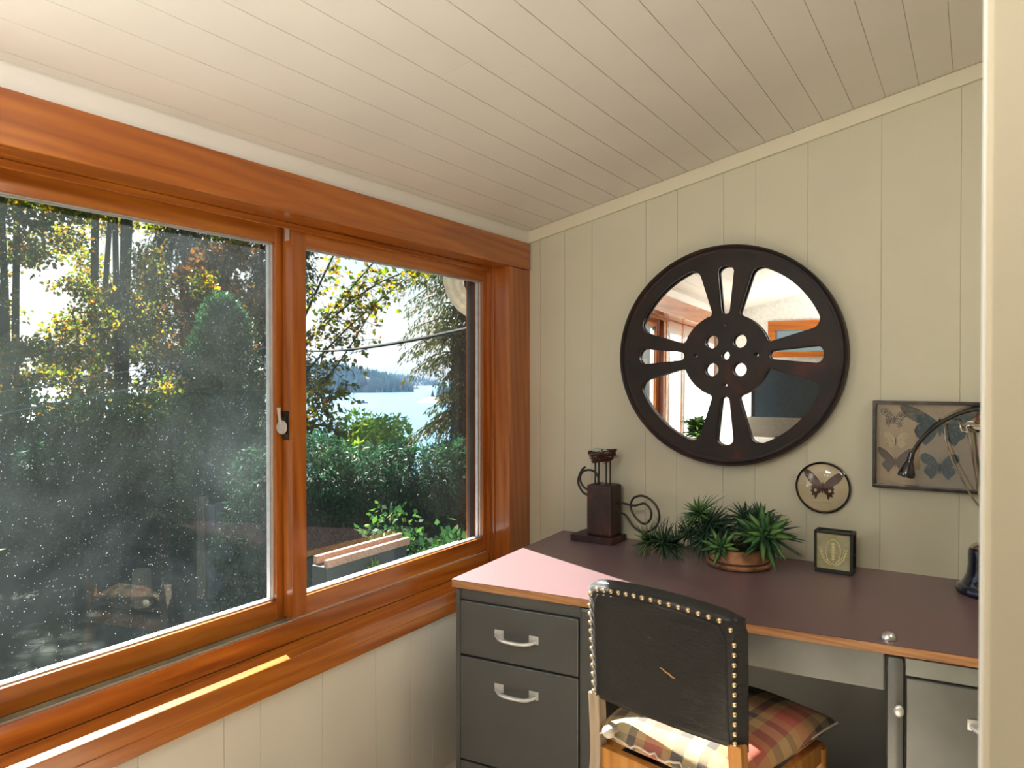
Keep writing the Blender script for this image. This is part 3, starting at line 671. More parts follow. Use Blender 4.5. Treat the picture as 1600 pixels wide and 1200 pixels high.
# ------------------------------------------------------------------ film reel mirror
rm = tag(empty('film_reel_mirror', (.806, -.001, 1.4325)), 'large round mirror framed as a dark brown film reel on the cream panelled wall', 'mirror')
RX, RZ = .390, .381
def fan(a0):
    r0, r1, h0, h1 = .385, .845, R(17.0), R(17.0); out = []
    def corner(rr, th, dr, dth, n=7):           # rounded corner, quarter blend
        pass
    A0, A1 = a0 + h0, a0 + R(90) - h0
    # rounded polygon in polar coordinates
    def arc(cx_, cy_, r_, t0, t1, n): return [(cx_ + r_ * math.cos(t0 + (t1 - t0) * i / n), cy_ + r_ * math.sin(t0 + (t1 - t0) * i / n)) for i in range(n + 1)]
    ro, ri = .085, .030
    ao = math.asin(ro / (r1 - ro)); ai = math.asin(ri / (r0 + ri))
    c = (r1 - ro)
    out += arc(0, 0, r1, A0 + ao, A1 - ao, 16)
    th = A1 - ao; out += arc(c * math.cos(th), c * math.sin(th), ro, th, A1 + R(90), 8)
    th = A1 - ai; c2 = r0 + ri; out += arc(c2 * math.cos(th), c2 * math.sin(th), ri, A1 + R(90), th + R(180), 6)
    out += arc(0, 0, r0, A1 - ai, A0 + ai, 12)
    th = A0 + ai; out += arc(c2 * math.cos(th), c2 * math.sin(th), ri, th + R(180), A0 + R(270), 6)
    th = A0 + ao; out += arc(c * math.cos(th), c * math.sin(th), ro, A0 - R(90), th, 8)
    return out
def slot(a):
    o = []; r0, r1, w0, w1_ = .375, .815, .038, .073
    for i in range(9):
        t = -math.pi / 2 + math.pi * i / 8; o.append((r1 - w1_ * .75 + w1_ * .75 * math.cos(t), w1_ * math.sin(t)))
    for i in range(9):
        t = math.pi / 2 + math.pi * i / 8; o.append((r0 + w0 * .8 + w0 * .8 * math.cos(t), w0 * math.sin(t)))
    return [(x_ * math.cos(a) - y_ * math.sin(a), x_ * math.sin(a) + y_ * math.cos(a)) for x_, y_ in o]
def circ(cx_, cy_, r_, n=28): return [(cx_ + r_ * math.cos(2 * math.pi * i / n), cy_ + r_ * math.sin(2 * math.pi * i / n)) for i in range(n)]
loops = [circ(0, 0, .985, 120)]
for k in range(4): loops += [fan(R(90) * k), slot(R(90) * k), circ(.124 * (1 if k % 2 else -1), .128 * (1 if k > 1 else -1), .062)]
loops += [circ(0, 0, .040), circ(.27, 0, .018, 16), circ(-.27, 0, .018, 16), circ(0, -.27, .018, 16)]
sc2 = [[(x_ * RX, y_ * RZ) for x_, y_ in L] for L in loops]
rp = curve_poly('reel_plate', sc2, .0075, M['reel'], rm, .0022)
rp.rotation_euler = (R(90), 0, 0); rp.location = (0, -.030, 0)
mb = MB()
prof = [(.935, -.0285), (.94, -.040), (.955, -.0415), (.97, -.040), (.985, -.046), (.998, -.047), (1.0, -.040), (1.0, -.001), (.985, -.001), (.985, -.0285), (.935, -.0285)]
bm_ = mb.bm; seg = 160; rings = []
for r_, d in prof: rings.append([bm_.verts.new((RX * r_ * math.cos(2 * math.pi * i / seg), d, RZ * r_ * math.sin(2 * math.pi * i / seg))) for i in range(seg)])
for a, c in zip(rings, rings[1:]):
    for i in range(seg): bm_.faces.new((a[i], a[(i + 1) % seg], c[(i + 1) % seg], c[i]))
mb.build('rim', M['reel'], rm, True)
mg = MB().lathe([(.90, 0), (.90, .001)], (0, 0, 0), 96, Matrix.Rotation(R(90), 4, 'X')).build('mirror_glass', M['mirror'], rm)
mg.scale = (RX, 1, RZ); mg.location = (0, -.0145, 0); mg.rotation_euler = (R(-.92), 0, R(.6))
MB().lathe([(.006, 0), (.005, .003), (0, .004)], (0, -.0396, .27 * RZ), 14, Matrix.Rotation(R(90), 4, 'X')).build('bolt', M['rod'], rm, True)

# ------------------------------------------------------------------ steel and block sculpture with nest
st = tag(empty('rod_sculpture', (.365, -.09, .75), R(-3)), 'rusty brown block sculpture with curled black rods and twig nest on the desk', 'sculpture')
MB().box(-.100, .072, -.062, .055, .0005, .024, bev=.002).build('base_slab', M['block'], st)
MB().box(-.042, .060, -.045, .045, .0242, .212, bev=.010).build('block', M['block'], st)
for dx, dy in ((-.018, -.02), (.001, -.028), (.032, -.028), (.044, -.02)): MB().tube([(dx, dy, .208), (dx, dy, .303)], .0034, 8).build('rod', M['rod'], st, True)
def spiral(pts, n=8):
    out = []; P_ = [Vector(p) for p in pts]
    for i in range(len(P_) - 1):
        p0, p1, p2, p3 = P_[max(i - 1, 0)], P_[i], P_[i + 1], P_[min(i + 2, len(P_) - 1)]
        for k_ in range(n):
            t = k_ / n; out.append(.5 * ((2 * p1) + (-p0 + p2) * t + (2 * p0 - 5 * p1 + 4 * p2 - p3) * t * t + (-p0 + 3 * p1 - 3 * p2 + p3) * t ** 3))
    out.append(P_[-1]); return out
ox, oz = .365, .75
def cr(pxs, dy=0):                 # points measured on the close view of the sculpture (1 unit = 1 crop pixel)
    return [(.326 + (x_ - 310) * .000286 * 1.30 - ox, dy, .955 - (y_ - 490) * .000286 * 1.215 - oz) for x_, y_ in pxs]
MB().tube(spiral(cr([(222, 305), (185, 340), (150, 410), (140, 480), (165, 545), (215, 595), (310, 615)])), .0042, 8).build('curled_rod', M['rod'], st, True)
MB().tube(spiral(cr([(310, 540), (255, 548), (200, 520), (168, 470), (165, 410), (200, 355), (265, 335), (330, 350), (368, 400), (372, 450), (372, 490)])), .0042, 8).build('curled_rod', M['rod'], st, True)
MB().tube(spiral(cr([(540, 650), (640, 655), (760, 668), (820, 650), (870, 635), (920, 665), (945, 720), (935, 790), (890, 840), (840, 838), (780, 790), (735, 720), (730, 650), (765, 585), (850, 558), (940, 590), (1005, 660), (1028, 750), (1005, 840), (950, 900), (870, 930), (800, 915), (740, 865), (690, 795), (640, 762), (540, 760)]), 6), .0042, 8).build('curled_rod', M['rod'], st, True)
ns = []
nest_o = empty('nest', (.012, -.022, .318)); nest_o.parent = st
V = MB()
def ring_pt(aa, z_, e=0):
    r2 = .031 + .36 * (z_ + .018) + e
    return (r2 * math.cos(aa) * 1.22, r2 * math.sin(aa) * .95, z_ + .006 * math.cos(aa))
for i in range(260):
    a = random.uniform(0, 2 * math.pi); da = random.uniform(.6, 1.3); z0 = random.uniform(-.021, .021); dz = random.gauss(0, .004); e0 = random.gauss(0, .0022)
    V.tube([ring_pt(a + da * k_ / 3, z0 + dz * k_ / 3, e0 + (.004 if k_ == 3 and i % 4 == 0 else 0)) for k_ in range(4)], .0010, 3)
for i in range(60):
    a = random.uniform(0, 6.28); V.tube([(.026 * math.cos(a), .02 * math.sin(a), -.018), (random.gauss(0, .006), random.gauss(0, .006), -.021), (-.026 * math.cos(a + .3), -.02 * math.sin(a + .3), -.017)], .0012, 3)
for i in range(26):
    a = random.gauss(0, .9); V.tube([ring_pt(a, random.uniform(-.012, .012)), ring_pt(a + random.uniform(-.3, .3), random.uniform(-.01, .02), random.uniform(.008, .018))], .0007, 3)
V.build('twigs', M['nest'], nest_o)
MB().ball((-.019, -.006, .017), .0135, 16, (1.35, 1, .95)).build('egg', M['egg'], nest_o, True)
MB().ball((.006, .012, .012), .0115, 16, (1.2, 1, .95)).build('egg', M['egg'], nest_o, True)

# ------------------------------------------------------------------ succulents in a bark pot
pl = tag(empty('potted_succulent', (.893, -.185, .75)), 'spiky green trailing succulents in a round brown bark pot on the desk', 'plant')
MB().lathe([(.088, .0005), (.099, .005), (.102, .013), (.0985, .016), (.094, .0165), (.092, .020), (.094, .040), (.088, .060), (.078, .062), (.074, .050), (0, .048)], seg=48).build('pot', M['pot'], pl, True)
MB().lathe([(.0935, .0175), (.0955, .019), (.0950, .0225), (.0925, .024)], seg=48).build('pot_band', M['nest'], pl, True)
MB().lathe([(.073, .0505), (.04, .056), (0, .058)], seg=24).build('soil', M['soil'], pl, True)
def rosette(c, axis, n, L, wd, mat, parent, spread=75, curve=.35, inner=8, name='rosette', jit=.12):
    c = Vector(c); ax = Vector(axis).normalized(); q = ax.to_track_quat('Z', 'Y').to_matrix(); V_, F_ = [], []
    for i in range(n):
        t = (i + .5) / n; th = i * 2.39996 + random.uniform(-.2, .2)
        el = R(inner + (spread - inner) * t ** .7) ; l_ = L * (.45 + .55 * t ** .5) * random.uniform(1 - jit, 1 + jit); w_ = wd * (.6 + .4 * t)
        d0 = Vector((math.sin(el) * math.cos(th), math.sin(el) * math.sin(th), math.cos(el))); side = Vector((-math.sin(th), math.cos(th), 0)); out_ = Vector((math.cos(th), math.sin(th), 0))
        base = len(V_); ns_ = 6
        cv = curve * random.uniform(.5, 1.4)
        for k_ in range(ns_ + 1):
            s_ = k_ / ns_; p = d0 * l_ * s_ + out_ * l_ * cv * s_ * s_ * .4 - Vector((0, 0, 1)) * l_ * cv * s_ * s_ * .35
            ww = w_ * (math.sin(math.pi * min(1, .25 + s_ * .55)) if s_ < .45 else (1 - ((s_ - .45) / .55) ** 1.3)) * .5 + .0002
            nn = d0.cross(side); cc = ww * .45
            for a_, b__ in ((-1, 0), (0, 1), (1, 0)):
                pnt = p + side * ww * a_ + nn * cc * (1 if b__ else 0); V_.append(tuple(c + q @ pnt))
        for k_ in range(ns_):
            a_ = base + k_ * 3
            F_ += [(a_, a_ + 1, a_ + 4, a_ + 3), (a_ + 1, a_ + 2, a_ + 5, a_ + 4), (a_ + 2, a_, a_ + 3, a_ + 5)]
    # orientation of world gravity is ignored; leaves arch outwards from the axis
    o = fast(name, V_, F_, mat, parent); o.data.polygons.foreach_set('use_smooth', [True] * len(o.data.polygons)); return o
def L3(x_, z_, y_): return (x_ - .893, y_ + .185, z_ - .75)
rs = [(L3(.985, .868, -.240), (.12, -.95, .40), 24, .094, .030, 'succ_mid', 88, .25), (L3(.988, .868, -.225), (.2, -.3, 1), 40, .118, .018, 'succ_dark', 100, .3),
      (L3(.862, .822, -.268), (-.1, -.95, .35), 18, .064, .019, 'succ_mid', 85, .3), (L3(.85, .83, -.25), (-.2, -.3, 1), 34, .062, .011, 'succ_dark', 95, .3),
      (L3(.905, .895, -.15), (.1, -.1, 1), 50, .092, .013, 'succ_dark', 105, .3), (L3(.95, .90, -.14), (.3, -.1, 1), 36, .085, .013, 'succ_dark', 95, .3),
      (L3(.93, .86, -.20), (.0, -.5, .7), 40, .075, .012, 'succ_dark', 110, .3),
      (L3(.765, .905, -.19), (-.55, -.35, .8), 60, .092, .010, 'succ_mid', 95, .35), (L3(.80, .875, -.19), (-.1, -.5, .8), 60, .092, .011, 'succ_dark', 110, .4),
      (L3(.735, .845, -.2), (-.7, -.4, .1), 60, .086, .009, 'succ_dark', 115, .5), (L3(.695, .805, -.21), (-.8, -.4, .0), 60, .080, .009, 'succ_dark', 110, .6),
      (L3(.83, .86, -.18), (0, -.2, 1), 46, .088, .011, 'succ_dark', 105, .3), (L3(.79, .83, -.22), (-.3, -.8, .1), 46, .075, .010, 'succ_dark', 110, .5),
      (L3(.655, .800, -.22), (-.5, -.8, -.1), 56, .074, .009, 'succ_dark', 110, .7), (L3(.61, .798, -.215), (-.9, -.2, .3), 46, .098, .008, 'succ_dark', 95, .4),
      (L3(.60, .800, -.215), (-.8, -.5, .3), 22, .100, .009, 'succ_mid', 85, .3), (L3(.64, .80, -.21), (-.2, -.2, 1), 30, .085, .008, 'succ_mid', 100, .5)]
for c, ax, n, L, wd, mm_, spd, cv in rs: rosette(c, ax, n, L, wd, M[mm_], pl, spd, cv)
MB().tube(spiral([L3(.87, .80, -.18), L3(.80, .86, -.18), L3(.74, .84, -.2), L3(.66, .80, -.21), L3(.59, .80, -.205)]), .006, 8).build('stem', M['succ_dark'], pl, True)
MB().tube(spiral([L3(.88, .80, -.17), L3(.82, .87, -.18), L3(.765, .90, -.19)]), .007, 8).build('stem', M['succ_dark'], pl, True)
MB().tube(spiral([L3(.92, .80, -.18), L3(.96, .83, -.2), L3(.985, .866, -.23)]), .007, 8).tube([L3(.90, .80, -.16), L3(.905, .90, -.15)], .007, 8).tube([L3(.88, .80, -.2), L3(.862, .822, -.255)], .006, 8).build('stem', M['succ_mid'], pl, True)
# houseplant of the reflection
MB().lathe([(.05, .001), (.065, .09), (.06, .09), (0, .08)], seg=24).build('pot', M['white_furn'], hp, True)
for k in range(9): rosette((random.gauss(0, .02), random.gauss(0, .03), .09 + .012 * k), (random.gauss(0, .4), random.gauss(0, .4), 1), 16, .10, .042, M['leaf_laurel'], hp, 85, .5, name='foliage')

# ------------------------------------------------------------------ butterflies
def butterfly_mat(name, base_c, spot_c, scale, lo, hi):
    m, nt, b = new_mat(name); v = coords(nt); vo = nt.nodes.new('ShaderNodeTexVoronoi'); vo.inputs['Scale'].default_value = scale; vo.feature = 'DISTANCE_TO_EDGE'; link(nt, v, vo.inputs['Vector'])
    link(nt, ramp(nt, vo.outputs['Distance'], [(lo, base_c), (hi, spot_c)]), b.inputs['Base Color']); b.inputs['Roughness'].default_value = .7; return m
BM = {'tiger': butterfly_mat('tiger_striped_wing', (.05, .022, .012), (.55, .45, .30), 190, .10, .16),
      'cream': butterfly_mat('cream_wing', (.34, .26, .14), (.70, .60, .36), 120, .02, .05),
      'purple': butterfly_mat('purple_brown_wing', (.035, .02, .022), (.06, .032, .04), 90, .05, .1),
      'brown': butterfly_mat('brown_wing', (.028, .012, .008), (.09, .035, .018), 110, .04, .1),
      'green': butterfly_mat('green_black_wing', (.012, .018, .018), (.05, .12, .08), 60, .14, .22),
      'orange': butterfly_mat('orange_wing', (.05, .015, .008), (.50, .13, .03), 90, .08, .14),
      'slate': butterfly_mat('slate_wing', (.03, .035, .04), (.10, .11, .12), 70, .05, .1)}
FW = [(0, .02), (.06, .13), (.18, .27), (.32, .40), (.46, .49), (.55, .49), (.57, .42), (.52, .28), (.42, .14), (.30, .04), (.16, -.02), (.04, -.03)]
FWr = [(0, .02), (.05, .14), (.14, .28), (.26, .38), (.40, .42), (.50, .36), (.52, .24), (.44, .12), (.30, .03), (.14, -.02), (.03, -.02)]
HW = [(.02, .02), (.14, .03), (.28, .05), (.38, -.02), (.42, -.12), (.38, -.22), (.30, -.28), (.24, -.38), (.18, -.34), (.10, -.24), (.03, -.12)]
HWs = [(.02, .02), (.14, .03), (.27, .04), (.33, -.04), (.30, -.12), (.35, -.16), (.28, -.20), (.30, -.30), (.22, -.28), (.20, -.40), (.15, -.34), (.13, -.24), (.07, -.20), (.03, -.12)]
def butterfly(x_, z_, y_, size, mat, parent, fw=FW, hw=HW, rot_=0, tilt=0):
    o = empty('butterfly', (x_, y_, z_)); o.rotation_euler = (0, rot_, 0); o.parent = parent
    for s_ in (-1, 1):
        for nm, L, dz in (('forewing', fw, 0), ('hindwing', hw, .0006)):
            pts = [(s_ * a * size, c * size) for a, c in L]
            w = curve_poly(nm, [pts], .00015, mat, o); w.rotation_euler = (R(90), 0, 0); w.location = (0, dz, 0)
    MB().tube([(0, -.001, .12 * size), (0, -.0016, .04 * size), (0, -.0015, -.08 * size), (0, -.001, -.2 * size)], [.015 * size, .03 * size, .028 * size, .012 * size], 8).tube([(0, -.001, .12 * size), (.05 * size, -.001, .26 * size)], .0003, 4).tube([(0, -.001, .12 * size), (-.05 * size, -.001, .26 * size)], .0003, 4).build('body', BM['brown'], o, True)
    return o
# round domed specimen frame
rf = tag(empty('round_butterfly_frame', (1.1175, -.001, .9975)), 'small round domed frame with one brown butterfly, below the reel mirror', 'picture frame')
MB().lathe([(.078, -.001), (.078, .010)], (0, 0, 0), 64, Matrix.Rotation(R(90), 4, 'X')).build('backing', M['paper2'], rf)
mb = MB(); bm_ = mb.bm
prof = [(.0775, 0), (.0850, 0), (.0855, -.007), (.0845, -.013), (.0815, -.0155), (.0785, -.014), (.0775, -.0095)]
rings = [[bm_.verts.new((r_ * math.cos(2 * math.pi * i / 72), d, r_ * .985 * math.sin(2 * math.pi * i / 72))) for i in range(72)] for r_, d in prof]
for a, c in zip(rings, rings[1:] + rings[:1]):
    for i in range(72): bm_.faces.new((a[i], a[(i + 1) % 72], c[(i + 1) % 72], c[i]))
mb.build('rim', M['blackgloss'], rf, True)
butterfly(.0, .003, -.0125, .108, BM['brown'], rf, FW, HWs, R(3))
for s_ in (-1, 1): MB().lathe([(.0050, 0), (.0045, .0003)], (s_ * .022, -.0131, -.010), 14, Matrix.Rotation(R(90), 4, 'X')).build('wing_spot', M['paper2'], rf)
MB().tube([(-.030 + .0035 * i, -.0122, -.048 + .0018 * (i % 2) - .0004 * abs(i - 8)) for i in range(18)], .0004, 4).build('caption', plain('violet_ink', (.25, .22, .34), .7), rf)
MB().lathe([(.0785, .0135), (.073, .019), (.058, .0245), (.035, .0275), (.0, .0285)], (0, 0, 0), 48, Matrix.Rotation(R(90), 4, 'X')).build('dome_glass', M['glass_thin'], rf, True)
# rectangular specimen case
bc = tag(empty('butterfly_case', (1.4525, -.001, 1.149), 0), 'pewter framed glass case of mounted butterflies behind the trophy cup', 'picture frame')
HWx, HZ = .187, .1355
MB().box(-HWx + .004, HWx - .004, -.008, 0, -HZ + .004, HZ - .004).build('backing', M['paper'], bc)
MB().box(-HWx, -HWx + .011, -.030, 0, -HZ, HZ, bev=.002).box(HWx - .011, HWx, -.030, 0, -HZ, HZ, bev=.002).box(-HWx, HWx, -.0305, 0, HZ - .011, HZ, bev=.002).box(-HWx, HWx, -.0305, 0, -HZ, -HZ + .011, bev=.002).build('case_frame', M['frame_metal'], bc)
MB().box(-HWx + .01, HWx - .01, -.026, -.0245, -HZ + .01, HZ - .01).build('glass_pane', M['glass_case'], bc)
cx0 = 1.4525; cz0_ = 1.149
butterfly(1.325 - cx0, 1.228 - cz0_, -.0105, .078, BM['tiger'], bc, FWr, HWs, R(4))
butterfly(1.329 - cx0, 1.160 - cz0_, -.0105, .066, BM['cream'], bc, FWr, HW)
butterfly(1.328 - cx0, 1.095 - cz0_, -.0105, .088, BM['purple'], bc, FW, HW)
butterfly(1.448 - cx0, 1.212 - cz0_, -.0105, .165, BM['green'], bc, [(a * 1.15, c * .75) for a, c in FW], HW)
butterfly(1.448 - cx0, 1.085 - cz0_, -.0105, .10, BM['slate'], bc, FWr, HW)
butterfly(1.565 - cx0, 1.228 - cz0_, -.0105, .085, BM['orange'], bc, FWr, HWs)
butterfly(1.565 - cx0, 1.150 - cz0_, -.0105, .085, BM['orange'], bc, FW, HW)

# ------------------------------------------------------------------ small glass lantern
ln = tag(empty('glass_lantern', (1.170, -.108, .75), R(-3.2)), 'small dark metal lantern box with gold leaf pattern on its frosted glass', 'lantern')
lw, ld, lh = .052, .026, .129
MB().box(-lw - .002, lw + .002, -ld - .002, ld + .002, .0005, .014, bev=.001).build('base', M['lantern_metal'], ln)
mb = MB()
for sx_ in (-1, 1):
    for sy_ in (-1, 1): mb.box(sx_ * lw - .004, sx_ * lw + .004, sy_ * ld - .0035, sy_ * ld + .0035, .0142, lh)
for sy_ in (-1, 1): mb.box(-lw - .004, lw + .004, sy_ * ld - .0035, sy_ * ld + .0035, lh - .0065, lh + .0005)
for sx_ in (-1, 1): mb.box(sx_ * lw - .004, sx_ * lw + .004, -ld, ld, lh - .0065, lh + .0005)
mb.build('frame', M['lantern_metal'], ln)
MB().box(-lw + .004, lw - .004, -ld - .001, -ld + .001, .0142, lh - .0065).box(-lw + .004, lw - .004, ld - .001, ld + .001, .0142, lh - .0065).build('glass_pane', M['lantern_glass'], ln)
et = MB(); yy = -ld - .0014
drop = [(.021 * math.sin(t) * (1 - .12 * math.cos(t)), yy, .066 - .036 * math.cos(t) * (1 if math.cos(t) > 0 else 1.1)) for t in [2 * math.pi * i / 28 for i in range(28)]]
et.tube(drop, .0009, 4, True); et.tube([(0, yy, .026), (0, yy, .098)], .0009, 4)
for i in range(6):
    z_ = .042 + .009 * i; w_ = .013 - .0013 * abs(i - 2)
    for s_ in (-1, 1): et.tube([(0, yy, z_), (s_ * w_ * .6, yy, z_ + .006), (s_ * w_ * .3, yy, z_ + .009), (0, yy, z_)], .0008, 4)
for s_ in (-1, 1):
    pth = [(s_ * (.004 + .034 * math.sin(t * 1.25)), yy, .027 + .045 * t * t) for t in [i / 8 for i in range(9)]]; et.tube(pth, .0009, 4)
    for q in pth[2:]:
        for d_ in (-1, 1): et.tube([q, (q[0] + d_ * .006, yy, q[2] + .007), (q[0] + d_ * .002, yy, q[2] + .008)], .0008, 4)
et.build('leaf_pattern', M['etch'], ln)
MB().box(lw + .004, lw + .0075, -.004, .004, .056, .064, bev=.001).build('clasp', M['lantern_metal'], ln)

# ------------------------------------------------------------------ trophy and gooseneck lamp
tr = tag(empty('trophy_cup', (1.580, -.135, .75)), 'tarnished silver two-handled trophy cup on a glossy dark blue base', 'trophy')
MB().lathe([(.084, .0005), (.0865, .004), (.0875, .014), (.083, .022), (.074, .026), (.072, .032), (.068, .038), (.061, .055), (.058, .08), (.0575, .118), (.055, .125), (0, .126)], seg=56).build('base', M['bluegloss'], tr, True)
MB().lathe([(.052, .1262), (.053, .130), (.045, .137), (.030, .142), (.014, .150), (.010, .175), (.009, .20), (.014, .215), (.026, .245), (.038, .30), (.048, .37), (.056, .43), (.0585, .455), (.064, .460), (.066, .466), (.064, .472), (.058, .474), (.054, .46), (.045, .38), (.02, .25), (0, .24)], seg=56).build('cup', M['silver_gold'], tr, True)
for s_ in (-1, 1):
    MB().tube(spiral([(s_ * .060, 0, .452), (s_ * .074, 0, .456), (s_ * .079, 0, .474), (s_ * .084, 0, .477), (s_ * .112, 0, .4775), (s_ * .115, 0, .473), (s_ * .113, 0, .43), (s_ * .100, 0, .38), (s_ * .074, 0, .32), (s_ * .045, 0, .265), (s_ * .030, 0, .245)], 6), .0026, 8).build('handle', M['silver_gold'], tr, True)
gl = tag(empty('gooseneck_lamp', (1.78, -.19, .75)), 'black gooseneck desk lamp arching over the trophy from the right', 'lamp')
MB().lathe([(.075, .0005), (.078, .006), (.072, .018), (.02, .026), (0, .027)], seg=40).build('base', M['blackgloss'], gl, True)
MB().tube(spiral([(0, 0, .02), (.01, 0, .15), (.03, 0, .30), (.0, 0, .43), (-.10, .01, .510), (-.20, .02, .522), (-.27, .03, .510), (-.335, .035, .470), (-.375, .04, .425), (-.397, .04, .385)]), .0058, 10).build('gooseneck', M['rod'], gl, True)
mh = Matrix.Translation((-.400, .04, .378)) @ Matrix.Rotation(R(12), 4, 'Y')
mb = MB().lathe([(.0075, .012), (.0095, .008), (.0085, .0), (.0105, -.004), (.0095, -.014), (.012, -.02), (.017, -.034), (.0225, -.05), (.0235, -.058), (.022, -.062), (.014, -.058), (0, -.05)], (0, 0, 0), 32, mh); mb.build('lamp_head', M['blackgloss'], gl, True)

# ------------------------------------------------------------------ outdoors
# ground falling to the shore, sea, haze
xs = np.linspace(-70, -.3, 60); ysg = np.linspace(-60, 75, 70); V_, F_ = [], []
for yv in ysg:
    for xv in xs:
        d = max(0, (-xv * .7 + yv * .7) - 10); z_ = -1.0 - max(0, d) * .30 + .05 * math.sin(xv * 1.3) * math.cos(yv * 1.1)
        if xv * .7 * 0 + yv < 0: z_ = -1.0 - max(0, -xv - 14) * .12 + .05 * math.sin(xv * 1.3)
        V_.append((xv, yv, z_))
nx = len(xs)
for j in range(len(ysg) - 1):
    for i in range(nx - 1): F_.append((j * nx + i, j * nx + i + 1, (j + 1) * nx + i + 1, (j + 1) * nx + i))
tag(fast('ground', V_, F_, M['grass']), kind='structure')
tag(MB().box(-2600, 2600, 40, 2050, -15.6, -15.0).build('sea', M['sea']), kind='structure')
m = bpy.data.materials.new('sea_haze'); m.use_nodes = True; nt = m.node_tree; nt.nodes.clear(); o_ = nt.nodes.new('ShaderNodeOutputMaterial'); vs = nt.nodes.new('ShaderNodeVolumeScatter')
vs.inputs['Color'].default_value = (.30, .55, 1.0, 1); vs.inputs['Density'].default_value = .00016; vs.inputs['Anisotropy'].default_value = .2; nt.links.new(vs.outputs[0], o_.inputs['Volume'])
hz = MB().box(-2500, 1500, 110, 2000, -14.9, 75).build('haze', m); tag(hz, 'thin blue haze over the distant water', 'haze', kind='stuff')
def island(name, cx_, cy_, ax_, ay_, h, ang_, n, th, label, rock=.12, skew=0):
    o = empty(name, (cx_, cy_, -15.0), ang_); tag(o, label, 'island')
    V_, F_ = [], []; nu, nv = 60, 10
    for j in range(nv + 1):
        for i in range(nu):
            t = 2 * math.pi * i / nu; r_ = 1 - j / nv; prof_ = (1 - r_ ** 2.2)
            V_.append((ax_ * r_ * math.cos(t), ay_ * r_ * math.sin(t), prof_ * h * (1 + skew * math.cos(t) * r_) + (-.4 if j == 0 else random.uniform(-.04, .04) * h)))
    for j in range(nv):
        for i in range(nu): F_.append((j * nu + i, j * nu + (i + 1) % nu, (j + 1) * nu + (i + 1) % nu, (j + 1) * nu + i))
    fast('land', V_, F_, M['rock'], o)
    u = rng.uniform(0, 1, n) ** .5 * .98; t = rng.uniform(0, 2 * np.pi, n); x_ = ax_ * u * np.cos(t); y_ = ay_ * u * np.sin(t); z_ = (1 - u ** 2.2) * h * (1 + skew * np.cos(t) * u)
    keep = z_ > rock * h; x_, y_, z_ = x_[keep], y_[keep], z_[keep]; k_ = len(x_); hh = th * rng.uniform(.6, 1.2, k_); rr_ = hh * .26
    V_ = []; F_ = []
    for i in range(k_):
        b0 = len(V_)
        for s_ in range(6): V_.append((x_[i] + rr_[i] * math.cos(s_ * 1.047), y_[i] + rr_[i] * math.sin(s_ * 1.047), z_[i] - 1))
        V_.append((x_[i], y_[i], z_[i] + hh[i]))
        for s_ in range(6): F_.append((b0 + s_, b0 + (s_ + 1) % 6, b0 + 6))
    fast('trees', V_, F_, M['far_conifer'], o); return o
vdir = math.atan2(.53, .848)
island('wooded_island', -600, 540, 120, 60, 23, vdir, 1500, 10, 'long dark wooded island nearest beyond the sea channel', .02)
island('distant_island', -905, 965, 130, 50, 15, vdir, 900, 9, 'low wooded island farthest out on the horizon', .02)
island('islet', -623, 727, 27, 15, 6.5, vdir, 90, 4, 'tiny rocky islet in front of the far island', .3)
island('headland', -252, 396, 58, 30, 9, vdir, 260, 9, 'rocky headland with conifers beside the cedar', .35)
bt = tag(empty('motor_boat', (-313.6, 331, -15), R(20)), 'tiny dark boat on the open water', 'boat')
MB().box(-3.2, 3.0, -1.0, 1.0, -.2, .75, bev=.3).build('hull', M['flash'], bt); MB().box(-.8, 1.0, -.7, .7, .75, 1.9, bev=.2).build('cabin', M['planter'], bt)

def tree(name, label, cat, base, height, blobs, n, ls, lw_, mat, trunkpath=None, group=None, inner=.5, spread=1.0, droop=.0, up=0.0):
    o = tag(empty(name, base), label, cat, group)
    P_, N_ = blob_points(blobs, n, inner)
    D_ = N_ * .6 + rng.normal(size=N_.shape) * .7; D_[:, 2] += up
    L_ = rng.uniform(.7, 1.3, len(P_)) * ls
    leaves('foliage', P_, D_, L_, L_ * lw_, mat, o, droop)
    for tp in (trunkpath or []): trunk('trunk', tp[0], tp[1], o)
    return o
def lump(cx_, cy_, z0, z1, rx, ry, n):
    return [(cx_ + random.uniform(-rx, rx), cy_ + random.uniform(-ry, ry), random.uniform(z0, z1), random.uniform(.35, .7) * rx, random.uniform(.35, .7) * ry, random.uniform(.2, .35) * (z1 - z0)) for _ in range(n)]
